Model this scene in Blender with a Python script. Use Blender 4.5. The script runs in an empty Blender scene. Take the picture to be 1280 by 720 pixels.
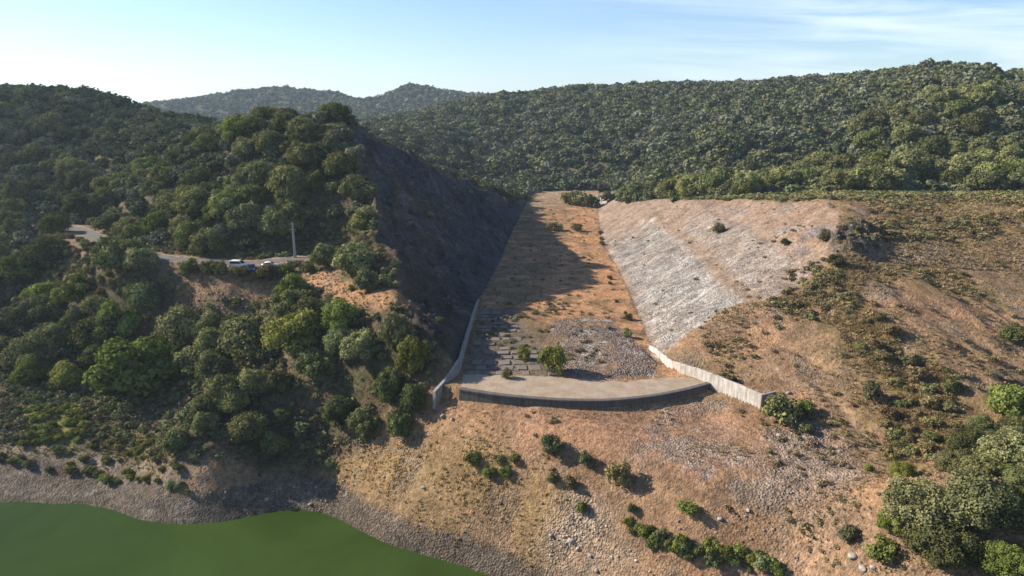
import math, random
import numpy as np

# ---------------------------------------------------------------- camera (a drone above the reservoir, metres, water at z = 0)
CAM_Z = 68.0
PITCH = math.radians(14.3)
FOCAL = 880.0 / 1280.0 * 36.0
WATER_Z = 0.0
FLOOR_Z = 22.0

# ---------------------------------------------------------------- noise helpers (vectorised)
def _hash2(ix, iy, seed):
    h = (ix.astype(np.int64) * 374761393 + iy.astype(np.int64) * 668265263 + seed * 974711) & 0xFFFFFFFF
    h = ((h ^ (h >> 13)) * 1274126177) & 0xFFFFFFFF
    h = (h ^ (h >> 16)) & 0xFFFFFFFF
    return h.astype(np.float64) / 4294967295.0

def vnoise(x, y, seed=0):
    xi = np.floor(x); yi = np.floor(y)
    fx = x - xi; fy = y - yi
    fx = fx * fx * fx * (fx * (fx * 6 - 15) + 10); fy = fy * fy * fy * (fy * (fy * 6 - 15) + 10)
    a = _hash2(xi, yi, seed); b = _hash2(xi + 1, yi, seed)
    c = _hash2(xi, yi + 1, seed); d = _hash2(xi + 1, yi + 1, seed)
    return (a * (1 - fx) + b * fx) * (1 - fy) + (c * (1 - fx) + d * fx) * fy - 0.5

def fbm(x, y, scale, octaves=4, seed=0, gain=0.5):
    x = np.asarray(x, float) / scale; y = np.asarray(y, float) / scale
    s = 0; a = 1.0; t = 0
    for i in range(octaves):
        cs, sn = math.cos(0.6 * i + 0.3), math.sin(0.6 * i + 0.3)
        s = s + a * vnoise((x * cs - y * sn) + 17.3 * i, (x * sn + y * cs) - 9.1 * i, seed + i * 13)
        t += a; a *= gain; x = x * 2.03; y = y * 2.03
    return s / t * 2.0          # about -1 .. 1

def sstep(a, b, x):
    t = np.clip((x - a) / (b - a), 0, 1)
    return t * t * (3 - 2 * t)

def poly_dist(x, y, pts):
    """distance to a polyline, parameter along it (metres), interpolated third coordinate if any"""
    best = np.full(x.shape, 1e9); zz = np.zeros(x.shape); tt = np.zeros(x.shape); acc = 0.0
    for p, q in zip(pts[:-1], pts[1:]):
        dx, dy = q[0] - p[0], q[1] - p[1]; L2 = dx * dx + dy * dy
        t = np.clip(((x - p[0]) * dx + (y - p[1]) * dy) / L2, 0, 1)
        d = np.hypot(x - p[0] - t * dx, y - p[1] - t * dy)
        m = d < best
        best = np.where(m, d, best)
        if len(p) > 2: zz = np.where(m, p[2] + t * (q[2] - p[2]), zz)
        tt = np.where(m, acc + t * math.sqrt(L2), tt); acc += math.sqrt(L2)
    return best, tt, zz

def in_poly(x, y, pts):
    ins = np.zeros(x.shape, bool)
    n = len(pts)
    for i in range(n):
        x0, y0 = pts[i][:2]; x1, y1 = pts[(i + 1) % n][:2]
        if y0 == y1: continue
        c = ((y0 > y) != (y1 > y)) & (x < (x1 - x0) * (y - y0) / (y1 - y0) + x0)
        ins ^= c
    return ins

def soft_poly(x, y, pts, soft=2.0, rough=1.5, scale=5.0, seed=0):
    """1 inside the outline, 0 outside, with a ragged soft edge"""
    xs = [p[0] for p in pts]; ys = [p[1] for p in pts]; pad = soft + rough + 2
    out = np.zeros(x.shape)
    m = (x > min(xs) - pad) & (x < max(xs) + pad) & (y > min(ys) - pad) & (y < max(ys) + pad)
    if not m.any(): return out
    xx, yy = x[m], y[m]
    d, _, _ = poly_dist(xx, yy, list(pts) + [pts[0]])
    d = np.where(in_poly(xx, yy, pts), d, -d) + rough * fbm(xx, yy, scale, 4, seed + 5, 0.6)
    out[m] = sstep(-soft, soft, d)
    return out

# ---------------------------------------------------------------- the lie of the land
_W = None
def rbf_fit(cp):
    global _W
    P = np.array(cp, float)
    c = 14.0
    D = np.sqrt((P[:, None, 0] - P[None, :, 0]) ** 2 + (P[:, None, 1] - P[None, :, 1]) ** 2 + c * c)
    n = len(P)
    A = np.zeros((n + 1, n + 1)); A[:n, :n] = D - np.eye(n) * 0.8; A[n, :n] = 1; A[:n, n] = 1
    w = np.linalg.solve(A, np.append(P[:, 2], 0.0))
    _W = (P, w, c)

def rbf(x, y):
    P, w, c = _W
    z = np.full(x.shape, w[-1])
    for i in range(len(P)):
        z += w[i] * np.sqrt((x - P[i, 0]) ** 2 + (y - P[i, 1]) ** 2 + c * c)
    return z

# toes of the spillway cutting: x as a function of y
LT = [(100, -16.0), (107, -15.0), (112, -12.9), (117, -10.0), (119, -9.6), (135, -9.2), (166, -8.2), (207, -4.0), (258, -0.5), (331, 5.7), (360, 8.0), (420, 14.0), (520, 30)]
RT = [(100, 45.0), (106.3, 40.3), (113.6, 34.5), (116, 32.8), (120, 29.0), (129.5, 27.3), (155, 28.9), (199, 31.0), (250, 31.8), (331, 40), (360, 44), (420, 52), (520, 80)]
SILL = [(-11.0, 112.6), (-9.0, 111.3), (-4, 109.2), (0, 107.9), (8, 106.4), (16, 106.1), (24, 108.2), (30, 111.0), (34.3, 113.7), (36, 114.8)]
def sill_y(x): return np.interp(x, [p[0] for p in SILL], [p[1] for p in SILL])
def xl(y): return np.interp(y, [p[0] for p in LT], [p[1] for p in LT])
def xr(y): return np.interp(y, [p[0] for p in RT], [p[1] for p in RT])

def height(x, y, road, cutting=True):
    x = np.asarray(x, float); y = np.asarray(y, float)
    z = rbf(x, y)
    far = np.hypot(x, y - 60)
    # broad lumps that grow away from the works
    z = z + fbm(x, y, 60, 3, 3) * np.clip((far - 160) / 90, 0, 2) * 1.2
    # road bench
    if road:
        d, _, rz = poly_dist(x, y, road)
        k = sstep(17, 5.0, d)
        z = z * (1 - k) + (rz + 0.02 * d) * k
    if not cutting: return z
    # spillway cutting
    L, R = xl(y), xr(y)
    wob = fbm(x, y, 16, 3, 21)
    # left face: steep rock, gentler near the mouth
    sl = np.interp(y, [100, 118, 130, 150, 185, 240, 300, 345, 400], [0.66, 0.68, 0.68, 0.70, 0.80, 1.0, 1.1, 0.8, 0.6])
    sl = sl * (1 + 0.20 * fbm(x * 0.25, y, 21, 3, 24) + 0.10 * fbm(x * 0.4, y, 7, 3, 25))
    gl = np.clip(L + 1.1 * fbm(y, x * 0, 13, 3, 26) - x, 0, None)
    lip = np.interp(y, [100, 108, 112, 118, 150, 166], [0, 0, 0.4, 1.7, 1.4, 0])
    cutl = FLOOR_Z + lip * sstep(0.0, 0.4, gl) + sl * np.clip(gl - 0.8, 0, None) + (1.4 * wob + 2.2 * fbm(x, y, 24, 3, 27)) * sstep(1, 12, gl)
    # right face with two benches
    gr = np.clip(x - R, 0, None)
    sr = np.interp(y, [100, 116, 128, 150, 200, 260, 340, 420], [0.3, 0.35, 0.46, 0.49, 0.49, 0.49, 0.47, 0.4])
    lipr = np.interp(y, [100, 106.3, 113.6, 129.5, 131.5], [0.2, 0.6, 1.3, 0.9, 0.0]) * sstep(0.0, 0.4, gr)
    ramp = np.clip(gr - 0.6, 0, None) - 1.1 * sstep(0, 1, (gr - 18) / 3.2) - 1.0 * sstep(0, 1, (gr - 31) / 3.2)
    cutr = FLOOR_Z + lipr + sr * np.clip(ramp, 0, None) + (0.8 * wob + 1.2 * fbm(x, y, 26, 3, 28)) * sstep(1, 10, gr)
    ku = sstep(101, 107, y) * (1 - sstep(400, 470, y))
    ys = sill_y(x) + 0.5
    front = 21.0 - 0.05 * np.clip(ys - y, 0, 30)
    flo = np.where(y < ys, front, FLOOR_Z - 0.02)
    inside = sstep(-0.25, 0.25, np.minimum(x - L, R - x))
    cut = np.where(x < L, cutl, np.where(x > R, cutr, flo))
    k = 1.0
    h = np.clip(0.5 + 0.5 * (z - cut) / k, 0, 1)
    zc = z * (1 - h) + cut * h - k * h * (1 - h)
    dd = np.clip(ys - y, 0, 30)
    low = 20.9 - 0.14 * dd - 0.06 * np.clip(dd - 5, 0, 30) ** 2 - 0.045 * np.clip(5 - x, 0, 30) ** 2
    flat = np.where(y < ys, np.clip(z, np.minimum(low, flo), flo), flo)
    zc = zc * (1 - inside) + flat * inside
    return z * (1 - ku) + zc * ku

def cut_depth(x, y):
    """how much the cutting has taken away here (metres): the rock faces"""
    return height(x, y, None, False) - height(x, y, None)

# ---------------------------------------------------------------- surveyed layout: world positions in metres
W = {
    'CP': [(-91.97, 113.17, 0.0),(-82.51, 111.85, 0.0),(-69.57, 109.03, 0.0),(-57.87, 107.79, 0.0),(-47.22, 108.78, 0.0),(-39.35, 110.3, 0.0),(-33.87, 110.81, 0.0),(-28.93, 107.79, 0.0),(-20.94, 101.49, 0.0),(-12.55, 96.61, 0.0),(-2.41, 92.11, 0.0),(-200, 108, -5),(-110, 95, -5),(-60, 95, -5),(-35, 95, -5),(-200, 60, -12),(-100, 60, -12),(-30, 70, -12),(-10, 80, -12),(0, 60, -12),(-300, 90, -5),(-500, 60, -12),(12, 86, 0),(28, 72, 0),(45, 52, 0),(62, 30, 0),(80, 0, 0),(10, 60, -10),(30, 40, -10),(50, 10, -10),(100, -60, 0),(60, -60, -12),(140, -60, 16),(120, 0, 18),(100, 30, 20),(200, 0, 30),(-400, -200, -15),(0, -200, -15),(300, -250, 20),(-6.8, 94.68, -0.9),(-4.15, 93.25, -0.7),(-9.97, 95.7, -0.5),(2, 89, -1.2),(-92.25, 118.5, 2.79),(-95.7, 124, 4.53),(-102.16, 134, 6.64),(-80.35, 118.5, 2.79),(-83.35, 124, 4.53),(-88.98, 134, 6.64),(-65.83, 116.5, 3.89),(-69.46, 124, 4.53),(-74.15, 134, 6.64),(-111.82, 146, 8.44),(-95.84, 146, 8.44),(-78.09, 146, 8.44),(-45.37, 112.5, 4.21),(-56.18, 136, 12.87),(-122.47, 166, 13.49),(-102.71, 166, 13.49),(-82.96, 166, 13.49),(-137.76, 187, 20.59),(-118.08, 187, 20.59),(-88.49, 172, 25.23),(-52.54, 142, 21.31),(-37.63, 131, 23.28),(-41.05, 145, 27.51),(-58.17, 160, 26.22),(-36.3, 124.5, 17.53),(-33.73, 111.5, 4.77),(-24.95, 123, 27.56),(-24.06, 116.5, 20.78),(-33.66, 143.5, 31.42),(-19.34, 125.8, 31.64),(-26.43, 132, 31.95),(-42.26, 154, 31.53),(-22.57, 137, 31.08),(-15.52, 116.5, 22.29),(-13.77, 112, 16.71),(-55.82, 115.5, 11.24),(-60.06, 126, 13.63),(-53.19, 128, 12.77),(-53.15, 111.5, 7.1),(-46.48, 121, 8.53),(-31.71, 121.5, 6.64),(-21.75, 117, 10.5),(-66.13, 167.21, 31),(-54.72, 171.39, 31.5),(-80.68, 173.74, 31),(-95.3, 178.71, 31),(-127.72, 209.54, 31.5),(-141.91, 222.91, 31.5),(-146.46, 212.37, 31.5),(-185.21, 230.85, 31),(-70.34, 180, 35.06),(-54.91, 184, 35.44),(-42.9, 179, 41.4),(-98.34, 195, 34.75),(-125.32, 215, 34.02),(-56.42, 192, 45.17),(-79.32, 207, 44.94),(-106.41, 214, 41.9),(-48.15, 208, 61.04),(-59.78, 213, 62.38),(-74.14, 224, 60.25),(-86.45, 230, 59.47),(-46.47, 198, 53.35),(-104.04, 240, 54.13),(-146.88, 240, 36.51),(-172.63, 238, 36.74),(-196.17, 275, 49.84),(-165.52, 275, 49.84),(-142.77, 280, 55.69),(-230.2, 330, 75.14),(-208.68, 330, 74.79),(-191.05, 330, 72.37),(-177.25, 330, 65.85),(-159.51, 330, 63.05),(-145.21, 330, 60.3),(-120.11, 320, 55.81),(-167.3, 380, 56.69),(-200.11, 380, 63.53),(-142.63, 380, 54.22),(-292.53, 340, 76.6),(-239.06, 270, 44.14),(-146.17, 166, 13.49),(-131.34, 146, 8.44),(-109.64, 118, 3.06),(-161.81, 187, 22.59),(-407.76, 360, 77.46),(-209.76, 170, 13.34),(-700, 300, 95),(-600, 160, 30),(-37.47, 240, 53.99),(-23.82, 265, 43.85),(-12.86, 285, 36.98),(0.0, 315, 30.34),(5.7, 335, 26.11),(-12, 190, 60),(10, 190, 58),(5, 230, 47),(5, 265, 36),(14, 310, 28),(-8, 160, 44),(5, 150, 36),(15, 165, 44),(-5, 135, 25),(10, 128, 24),(-70, 300, 50),(-40, 330, 35),(-90, 400, 40),(-20, 380, 24),(-120, 400, 50),(20, 360, 22.3),(25, 410, 22),(50, 410, 22),(10, 440, 24),(60, 420, 22.3),(0.0, 106, 18.75),(7.7, 104, 18.99),(20.52, 104, 18.99),(29.98, 106, 19.46),(30.91, 95.5, 19.12),(6.84, 91, 18.93),(-2.41, 97, 18.35),(15.09, 85.5, 19.52),(33.21, 85, 19.8),(-10.05, 100, 12.69),(-15.91, 106.5, 13.49),(-21.37, 106, 7.89),(-26.03, 107.5, 1.73),(-4.94, 96.5, 6.43),(6.94, 89.5, 6.99),(21.85, 80, 11.09),(35.71, 76.5, 14.72),(17.62, 86, 13.13),(25.23, 74, 12.59),(13.27, 85, 7.54),(-12.89, 101, 5.01),(36.98, 80.5, 17.8),(47, 106, 23.2),(45, 112, 24.5),(42, 118, 25.5),(38, 122, 25.5),(48, 98, 21.5),(44.23, 118.5, 24.54),(46.04, 104, 20.37),(41.36, 92, 19.65),(53.54, 93.5, 20.14),(64.13, 92, 20.91),(70.76, 104, 25.84),(64.53, 80, 22.64),(50.36, 60, 23.07),(39.81, 66, 18.58),(75.55, 96, 24.04),(61.48, 111, 27.29),(85.54, 111, 27.29),(65.49, 120, 31.54),(94.64, 125, 31.56),(65.49, 137, 36.38),(88.65, 141, 36.29),(106.55, 143, 35.85),(53.82, 126, 29.71),(44.52, 129.4, 28.68),(90.3, 172, 43.4),(128.45, 176, 43.44),(107.15, 174, 43.71),(72.62, 150, 40.47),(100.7, 156, 39.37),(152.44, 176, 43.84),(112.71, 125, 30.02),(92.13, 85, 19.8),(195.49, 160, 38.64),(78.96, 193, 43.7),(69.99, 237, 38.7),(60.39, 280, 34.02),(44.27, 325, 28.56),(50, 250, 37),(53, 220, 41),(60, 185, 45),(48, 165, 40),(42, 145, 33),(50, 285, 33),(72, 178, 47),(40, 200, 40),(37, 135, 28.5),(56, 143, 38.5),(66, 152, 43.5),(86.66, 212, 42.03),(130.36, 205, 42.89),(107.08, 205, 42.89),(149.02, 205, 42.66),(70, 330, 27),(100, 270, 37),(140, 245, 41),(190, 240, 44),(135.37, 262, 44.38),(178.41, 292, 54.84),(224.06, 318, 65.23),(110.13, 300, 27.69),(144.55, 335, 34.6),(189.76, 375, 44.33),(109.7, 270, 37.63),(282.56, 340, 73.26),(110, 320, 38),(150, 330, 50),(195, 360, 64),(230, 400, 80),(96.56, 330, 34.46),(115.28, 400, 52.56),(63.2, 400, 24.93),(28.4, 420, 25.33),(0.0, 430, 22.0),(33.35, 500, 44.52),(-11.15, 500, 39.07),(-63.94, 480, 47.87),(190.36, 420, 56.56),(292.64, 500, 92.82),(260.29, 510, 89.74),(232.26, 520, 83.79),(195.54, 560, 81.95),(137.75, 600, 78.96),(59.37, 680, 85.51),(15.31, 700, 81.06),(-31.56, 720, 75.53),(-63.26, 720, 69.43),(-108.04, 700, 58.78),(324.92, 490, 88.62),(334.12, 480, 87.11),(396.98, 480, 84.11),(600, 500, 110),(900, 900, 120),(400, 800, 90),(150, 900, 70),(-100, 900, 45),(-300, 700, 40),(-250, 500, 40),(-450, 600, 70),(-475.81, 1500, 107.26),(-539.98, 1450, 98.3),(-599.81, 1400, 80.95),(-361.54, 1500, 97.76),(-304.77, 1500, 73.47),(-213.06, 1500, 113.57),(-123.25, 1500, 97.76),(-335.24, 1650, 75.02),(0.0, 1800, 98.01),(-300, 1250, 60),(-500, 1300, 50),(-900, 1500, 60),(0, 1300, 50),(300, 2000, 90),(-600, 2400, 60),(0, 2500, 70),(-3000, 1500, 60),(-3000, 5000, 60),(0, 5500, 60),(3000, 4500, 60),(3000, 1500, 90),(1500, 300, 70),(1500, -800, 40),(-1500, -800, -15),(0, -1500, -20),(-1500, 200, 60)],
    'ROAD': [(-176.27, 226.1, 31.5),(-152.39, 221.34, 31.5),(-140.2, 221.34, 31.5),(-127.24, 209.54, 31.5),(-119.07, 199.43, 31.4),(-105.55, 186.23, 31.2),(-92.72, 177.69, 31),(-80.25, 172.77, 31),(-66.81, 169.02, 31),(-59.55, 170.89, 31.2),(-53.89, 173.32, 31.5),(-47.86, 171.91, 32)],
    'REG': {'rubble': [(11.06, 150.27),(17.23, 152.98),(22.23, 149.76),(25.66, 133.9),(27.08, 123.39),(24.88, 117.36),(18.32, 116.27),(10.62, 116.82),(8.51, 121.51),(8.08, 134.97)], 'paved': [(-8.01, 161.42),(0.0, 160.15),(4.69, 140.29),(8.19, 123.43),(7.07, 116.73),(-8.71, 115.87)], 'apron': [(-9.83, 115.8),(8.43, 115.89),(27.37, 119.08),(33.15, 113.66),(23.94, 108.92),(13.07, 106.83),(1.32, 108.34),(-8.86, 111.84)], 'greyrock_apron': [(22.21, 102.9),(29.72, 105.03),(32.47, 98.87),(32.12, 88.17),(30.54, 84.49),(27.23, 86.16),(23.55, 89.27),(18.43, 91.97)], 'tallus': [(39.37, 99.43),(46.44, 102.08),(48.76, 93.26),(45.75, 81.58),(38.85, 77.82),(35.53, 79.04),(34.02, 83.82),(36.5, 89.65)], 'orange_front': [(-10.83, 110.3),(7.69, 104.19),(29.08, 107.9),(36.9, 103.32),(34.5, 92.09),(26.46, 87.49),(13.92, 92.35),(2.47, 99.1),(-7.8, 104.76)], 'bank_orange': [(-78.07, 162.13),(-71.43, 161.75),(-57.93, 159.71),(-43.07, 157.3),(-31.4, 145.09),(-20.56, 136.33),(-19.44, 131.37),(-24.41, 128.77),(-32.03, 135.59),(-41.91, 148.71),(-52.81, 154.75),(-64.82, 157.37),(-73.03, 158.52)], 'bank_dark': [(-75.61, 160.49),(-62.96, 157.35),(-53.74, 154.67),(-46.95, 143.9),(-52.01, 145.78),(-64.25, 154.82),(-73.02, 158.27)], 'shore': [(-95.79, 119.31),(-86.4, 118.57),(-76.85, 117.33),(-62.14, 111.89),(-52.92, 110.15),(-44.03, 112.26),(-35.85, 113.57),(-30.18, 110.97),(-24.31, 106.09),(-12.69, 98.84),(0.0, 91.95),(6.84, 87.25),(0.0, 90.36),(-3.62, 92.14),(-12.53, 96.39),(-20.8, 100.72),(-28.65, 106.65),(-33.5, 109.47),(-46.75, 107.57),(-59.96, 106.51),(-81.88, 110.86),(-91.38, 112.3)], 'path': [(-99.51, 125.05),(-89.72, 124.27),(-78.05, 122.57),(-63.87, 115.9),(-56.35, 112.06),(-56.83, 111.34),(-72.93, 118.53),(-87.99, 121.34),(-97.66, 122.2)], 'greenbank': [(-101.26, 135.2),(-91.17, 137.8),(-84.69, 129.15),(-85.09, 124.28),(-94.05, 125.07)], 'greenbank_b': [(-86.07, 131.67),(-70.51, 126.45),(-57.98, 112.56),(-74.29, 121.24),(-82.27, 124.7)], 'strawbank': [(-30.13, 114.71),(-16.3, 109.64),(-5.1, 102.45),(0.0, 97.17),(6.99, 91.32),(5.79, 89.56),(-2.43, 94.38),(-12.76, 99.81),(-26.05, 108.13),(-31.28, 112.81)], 'whiterubble': [(6.97, 90.73),(11.42, 89.5),(14.45, 86.55),(17.1, 82.15),(13.09, 83.47),(5.74, 87.99),(4.66, 90.19)], 'dryupper': [(60.09, 173.76),(78.08, 162.66),(76.57, 147.2),(59.51, 141.77),(50.0, 132.47),(44.56, 129.51),(39.2, 126.34),(38.19, 134.13),(52.42, 149.42)], 'olive_a': [(58.13, 144.51),(72.6, 142.24),(91.33, 139.88),(91.9, 130.24),(80.4, 134.82),(68.89, 133.9),(61.03, 122.47),(53.78, 125.9),(50.0, 132.47)], 'olive_b': [(58.63, 123.54),(66.96, 123.04),(65.88, 112.0),(71.78, 105.83),(65.33, 98.38),(61.76, 105.91),(57.72, 114.47)], 'olive_c': [(58.14, 103.41),(66.34, 105.01),(66.61, 96.43),(61.48, 89.52),(52.95, 90.22)], 'olive_d': [(97.24, 194.47),(137.67, 189.27),(114.93, 155.79),(92.99, 155.14),(78.44, 151.22)], 'darkrock': [(68.81, 153.06),(77.97, 158.22),(84.73, 156.85),(73.88, 143.21),(66.69, 141.97)], 'pinkstone': [(86.96, 157.63),(114.93, 155.79),(105.62, 141.54),(83.36, 140.39),(75.86, 142.05)], 'track': [(40.67, 113.81),(45.51, 116.23),(48.46, 111.14),(53.59, 104.4),(53.11, 92.75),(47.51, 84.04),(51.41, 92.81),(51.57, 102.54),(47.58, 108.63),(44.47, 113.02)], 'roadbank': [(-140.3, 232.5),(-118.69, 218.94),(-97.98, 193.19),(-76.73, 178.98),(-76.29, 172.87),(-94.11, 180.51),(-114.98, 199.5)], 'patch_white': [(38.02, 394.5),(55.9, 365.39),(50.33, 328.15),(37.41, 365.72)], 'roadedge': [(-145.36, 206.73),(-134.66, 209.09),(-110.98, 188.25),(-94.71, 168.98),(-96.21, 166.46),(-108.86, 169.92),(-122.95, 183.93),(-139.3, 192.7)]},
    'TREES': [(-81.72, 144.13, 9.14, 'bright', 'big spreading bright green tree at the front of the wood above the grassy bank'),(-62.94, 139.52, 3.72, 'pale', 'small pale green round tree standing out against dark shade beside the big spreading tree'),(-55.92, 142.02, 6.48, 'grey', 'wide grey-green oak at the foot of the orange bank below the parked cars'),(-42.71, 133.89, 5.94, 'lime', 'wide yellow-green tree right of the grey oak below the orange bank'),(-33.47, 131.97, 3.61, 'bright', 'upright green tree on the edge just under the orange ledge'),(-48.44, 150.6, 3.73, 'bright', 'round green tree on the orange bank just below the utility pole'),(-34.71, 151.22, 4.76, 'grey', 'largest round grey-green oak at the corner of the dark cut face'),(-42.74, 159.04, 4.07, 'grey', 'smaller round grey-green oak between the utility pole and the corner oak'),(-30.07, 140.79, 2.64, 'pale', 'low pale green bush-like tree at the end of the orange ledge above the dark cut'),(-21.05, 122.89, 3.09, 'grey', 'grey-green tree at the tip of the orange ledge'),(-17.81, 118.78, 2.87, 'lime', 'yellow-green tree below the tip of the orange ledge nearest the spillway wall'),(-28.33, 125.28, 3.92, 'grey', 'grey-green tree in the gully left of the ledge tip'),(-21.73, 116.94, 3.0, 'dark', 'dark oak in deep shade under the tip of the orange ledge'),(-17.29, 113.65, 2.51, 'dark', 'dark oak standing closest to the left wing wall'),(-26.09, 115.92, 3.15, 'dark', 'dark oak in the shaded gully above the shaded grass'),(-32.04, 120.56, 3.26, 'dark', 'dark oak halfway down the shaded slope, left of the gully oak'),(-19.34, 111.47, 2.35, 'dark', 'lowest dark bushy oak at the edge of the sunny straw grass'),(-98.06, 172.04, 6.4, 'dark', 'dark green oak hiding the inside of the road bend'),(-110.88, 173.63, 5.11, 'bright', 'bright green tree among brown scrub below the road bend'),(-87.77, 163.51, 4.44, 'pale', 'pale green feathery tree left of the orange bank'),(-136.81, 189.21, 5.09, 'bright', 'light green tree at the left frame edge below the road bend'),(-129.48, 192.69, 6.27, 'dark', 'dark oak beside the yellowish grass patch under the far road bend'),(-107.37, 147.87, 3.59, 'bright', 'small bright green tree in the dark shade above the green grassy bank'),(-99.05, 146.81, 3.39, 'lime', 'small yellow-green tree beside the big spreading tree, on its left'),(-99.93, 162.96, 6.44, 'dark', 'brownish dark oak behind the big spreading tree'),(-76.53, 156.81, 6.56, 'grey', 'dull grey oak between the big spreading tree and the orange bank'),(-95.55, 163.39, 5.84, 'bright', 'green feathery tree with a bright top behind the big spreading tree'),(-37.85, 127.55, 4.01, 'dark', 'dark oak in the shade below the yellow-green tree'),(-33.19, 128.6, 3.09, 'pale', 'pale grey-green tree below the orange ledge, half in shade'),(45.36, 69.37, 4.09, 'grey', 'large grey-green oak at the left edge of the lower right thicket'),(43.22, 70.66, 2.0, 'lime', 'round bright green tree-like bush at the left tip of the lower right thicket'),(49.92, 66.65, 4.09, 'grey', 'broad silvery grey oak in the middle of the lower right thicket'),(45.43, 65.28, 3.56, 'dark', 'dark olive oak at the bottom of the lower right thicket'),(50.2, 61.61, 2.9, 'bright', 'bright green tree in the bottom right corner of the view'),(63.62, 89.07, 3.11, 'dark', 'dark blue-green oak at the upper left of the right thicket'),(74.16, 96.96, 3.1, 'bright', 'bright green tree at the upper right of the right thicket'),(65.03, 83.21, 4.18, 'grey', 'grey oak at the right frame edge above the dark gap'),(88.13, 117.59, 2.38, 'olive', 'olive green tree alone on the brown slope at the right frame edge'),(58.79, 84.44, 2.65, 'grey', 'grey-green oak with an open crown behind the silvery oak'),(49.97, 81.46, 1.74, 'lime', 'small green tree above the large grey-green oak of the right thicket'),(301.0, 441.0, 6.25, 'dark', 'lone flat-topped oak on the skyline beside a bare earth patch')],
    'SHRUBS': [(6.05, 97.09, 1.63, 3.05, 'pale', 'rounded olive shrub alone on the orange ground below the sill'),(10.96, 93.96, 1.06, 2.06, 'pale', 'smaller olive shrub between the two shrubs below the sill'),(14.95, 90.38, 1.83, 3.54, 'straw', 'tall straw and green shrub with a long shadow below the sill'),(-6.21, 101.13, 1.39, 2.21, 'bright', 'bright green bush at the left of the bush row on the lower slope'),(-3.48, 98.76, 1.12, 1.93, 'bright', 'bright green bush in the middle of the bush row on the lower slope'),(-1.11, 97.77, 0.98, 1.79, 'bright', 'bright green bush ending the bush row on the lower slope'),(-2.12, 99.53, 1.0, 1.45, 'green', 'low dark green bush above the bush row on the lower slope'),(0.49, 98.54, 0.99, 1.08, 'green', 'flat green bush right of the bush row on the lower slope'),(5.94, 94.17, 0.95, 1.5, 'green', 'small dark green bush on the stony slope under the rounded olive shrub'),(8.66, 92.48, 0.82, 1.93, 'straw', 'small straw coloured bush on the stony slope'),(9.98, 89.93, 0.8, 1.67, 'bright', 'pale green bush in the straw grass above the shore'),(16.61, 86.7, 0.77, 1.29, 'green', 'small blue-green bush on the stony brow right of the shore'),(23.52, 83.72, 1.6, 1.45, 'bright', 'low bright green bush on the brow of the stony slope'),(42.29, 101.84, 2.76, 4.14, 'green', 'big dark green bush against the end of the right training wall'),(46.42, 102.98, 1.52, 2.21, 'bright', 'round green bush beside the big bush at the wall end'),(44.52, 98.28, 1.22, 1.53, 'green', 'low green bush on stones below the round bush at the wall end'),(56.78, 103.69, 1.52, 3.19, 'dark', 'dark shrub with an irregular top alone on the tan slope'),(47.34, 84.51, 0.8, 1.03, 'bright', 'small bright green bush alone on the orange earth left of the thicket'),(39.82, 73.28, 1.14, 1.84, 'dark', 'dark shrub on the stony slope at the bottom right'),(41.23, 68.51, 1.69, 2.59, 'bright', 'green and grey bush on the stony slope near the bottom right thicket'),(57.85, 194.98, 1.91, 2.61, 'dark', 'dark shrub in the middle of the pale rock face'),(68.25, 151.7, 1.4, 2.72, 'dark', 'dark shrub on brown earth at the upper right of the pale rock face'),(63.52, 161.34, 1.12, 1.81, 'dark', 'small dark shrub on brown earth above the pale rock face'),(7.18, 118.61, 2.44, 5.29, 'lime', 'tall yellow-green bush at the edge of the rubble on the spillway floor'),(2.27, 125.93, 1.29, 2.5, 'lime', 'round yellow-green bush in the shade beside the concrete slabs'),(-0.85, 116.21, 0.99, 1.78, 'green', 'small green bush growing through the slab joints'),(24.02, 138.67, 1.08, 1.29, 'green', 'low green bush by the rubble on the sunny side of the spillway floor'),(33.38, 344.83, 5.1, 6.86, 'green', 'rounded dark green bush in the thicket at the far end of the spillway'),(28.43, 346.81, 4.74, 6.13, 'green', 'olive bush at the left of the thicket at the far end of the spillway'),(38.53, 338.21, 4.24, 5.98, 'dark', 'dark bush at the right of the thicket at the far end of the spillway'),(46.47, 340.58, 4.26, 5.26, 'dark', 'grey bush below the pale sand patch at the far end of the spillway'),(16.84, 271.46, 3.43, 3.02, 'straw', 'straw coloured bush on the upper spillway floor'),(25.41, 269.72, 2.48, 3.01, 'straw', 'small brown bush right of the straw bush on the upper spillway floor'),(-69.09, 161.73, 1.89, 3.29, 'green', 'round dark green roadside bush left of the white car'),(-72.16, 162.77, 1.71, 3.13, 'green', 'olive roadside bush, second left of the white car'),(-76.94, 164.06, 2.3, 3.34, 'bright', 'green roadside bush, third left of the white car'),(-63.84, 160.76, 2.44, 2.55, 'straw', 'yellowish roadside bush in front of the white car'),(-57.09, 160.08, 2.25, 3.63, 'brown', 'brown round bush hiding most of the second white car'),(-60.39, 160.43, 1.31, 1.64, 'straw', 'dry yellow bush left of the brown round bush'),(-52.88, 160.51, 1.69, 2.91, 'bright', 'bright green bush at the foot of the utility pole'),(-33.52, 142.79, 0.84, 1.14, 'bright', 'small bright green shrub on the orange ledge'),(-47.17, 159.29, 1.49, 2.16, 'straw', 'dry tan bush at the roadside right of the utility pole'),(66.15, 109.81, 1.72, 2.05, 'dark', 'dark green bush in the middle of the brown right slope'),(65.82, 139.45, 1.78, 2.2, 'dark', 'dark bush under the dark rock outcrop'),(37.71, 112.93, 0.82, 1.06, 'dark', 'small dark shrub on the brown ground above the right training wall')],
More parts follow.
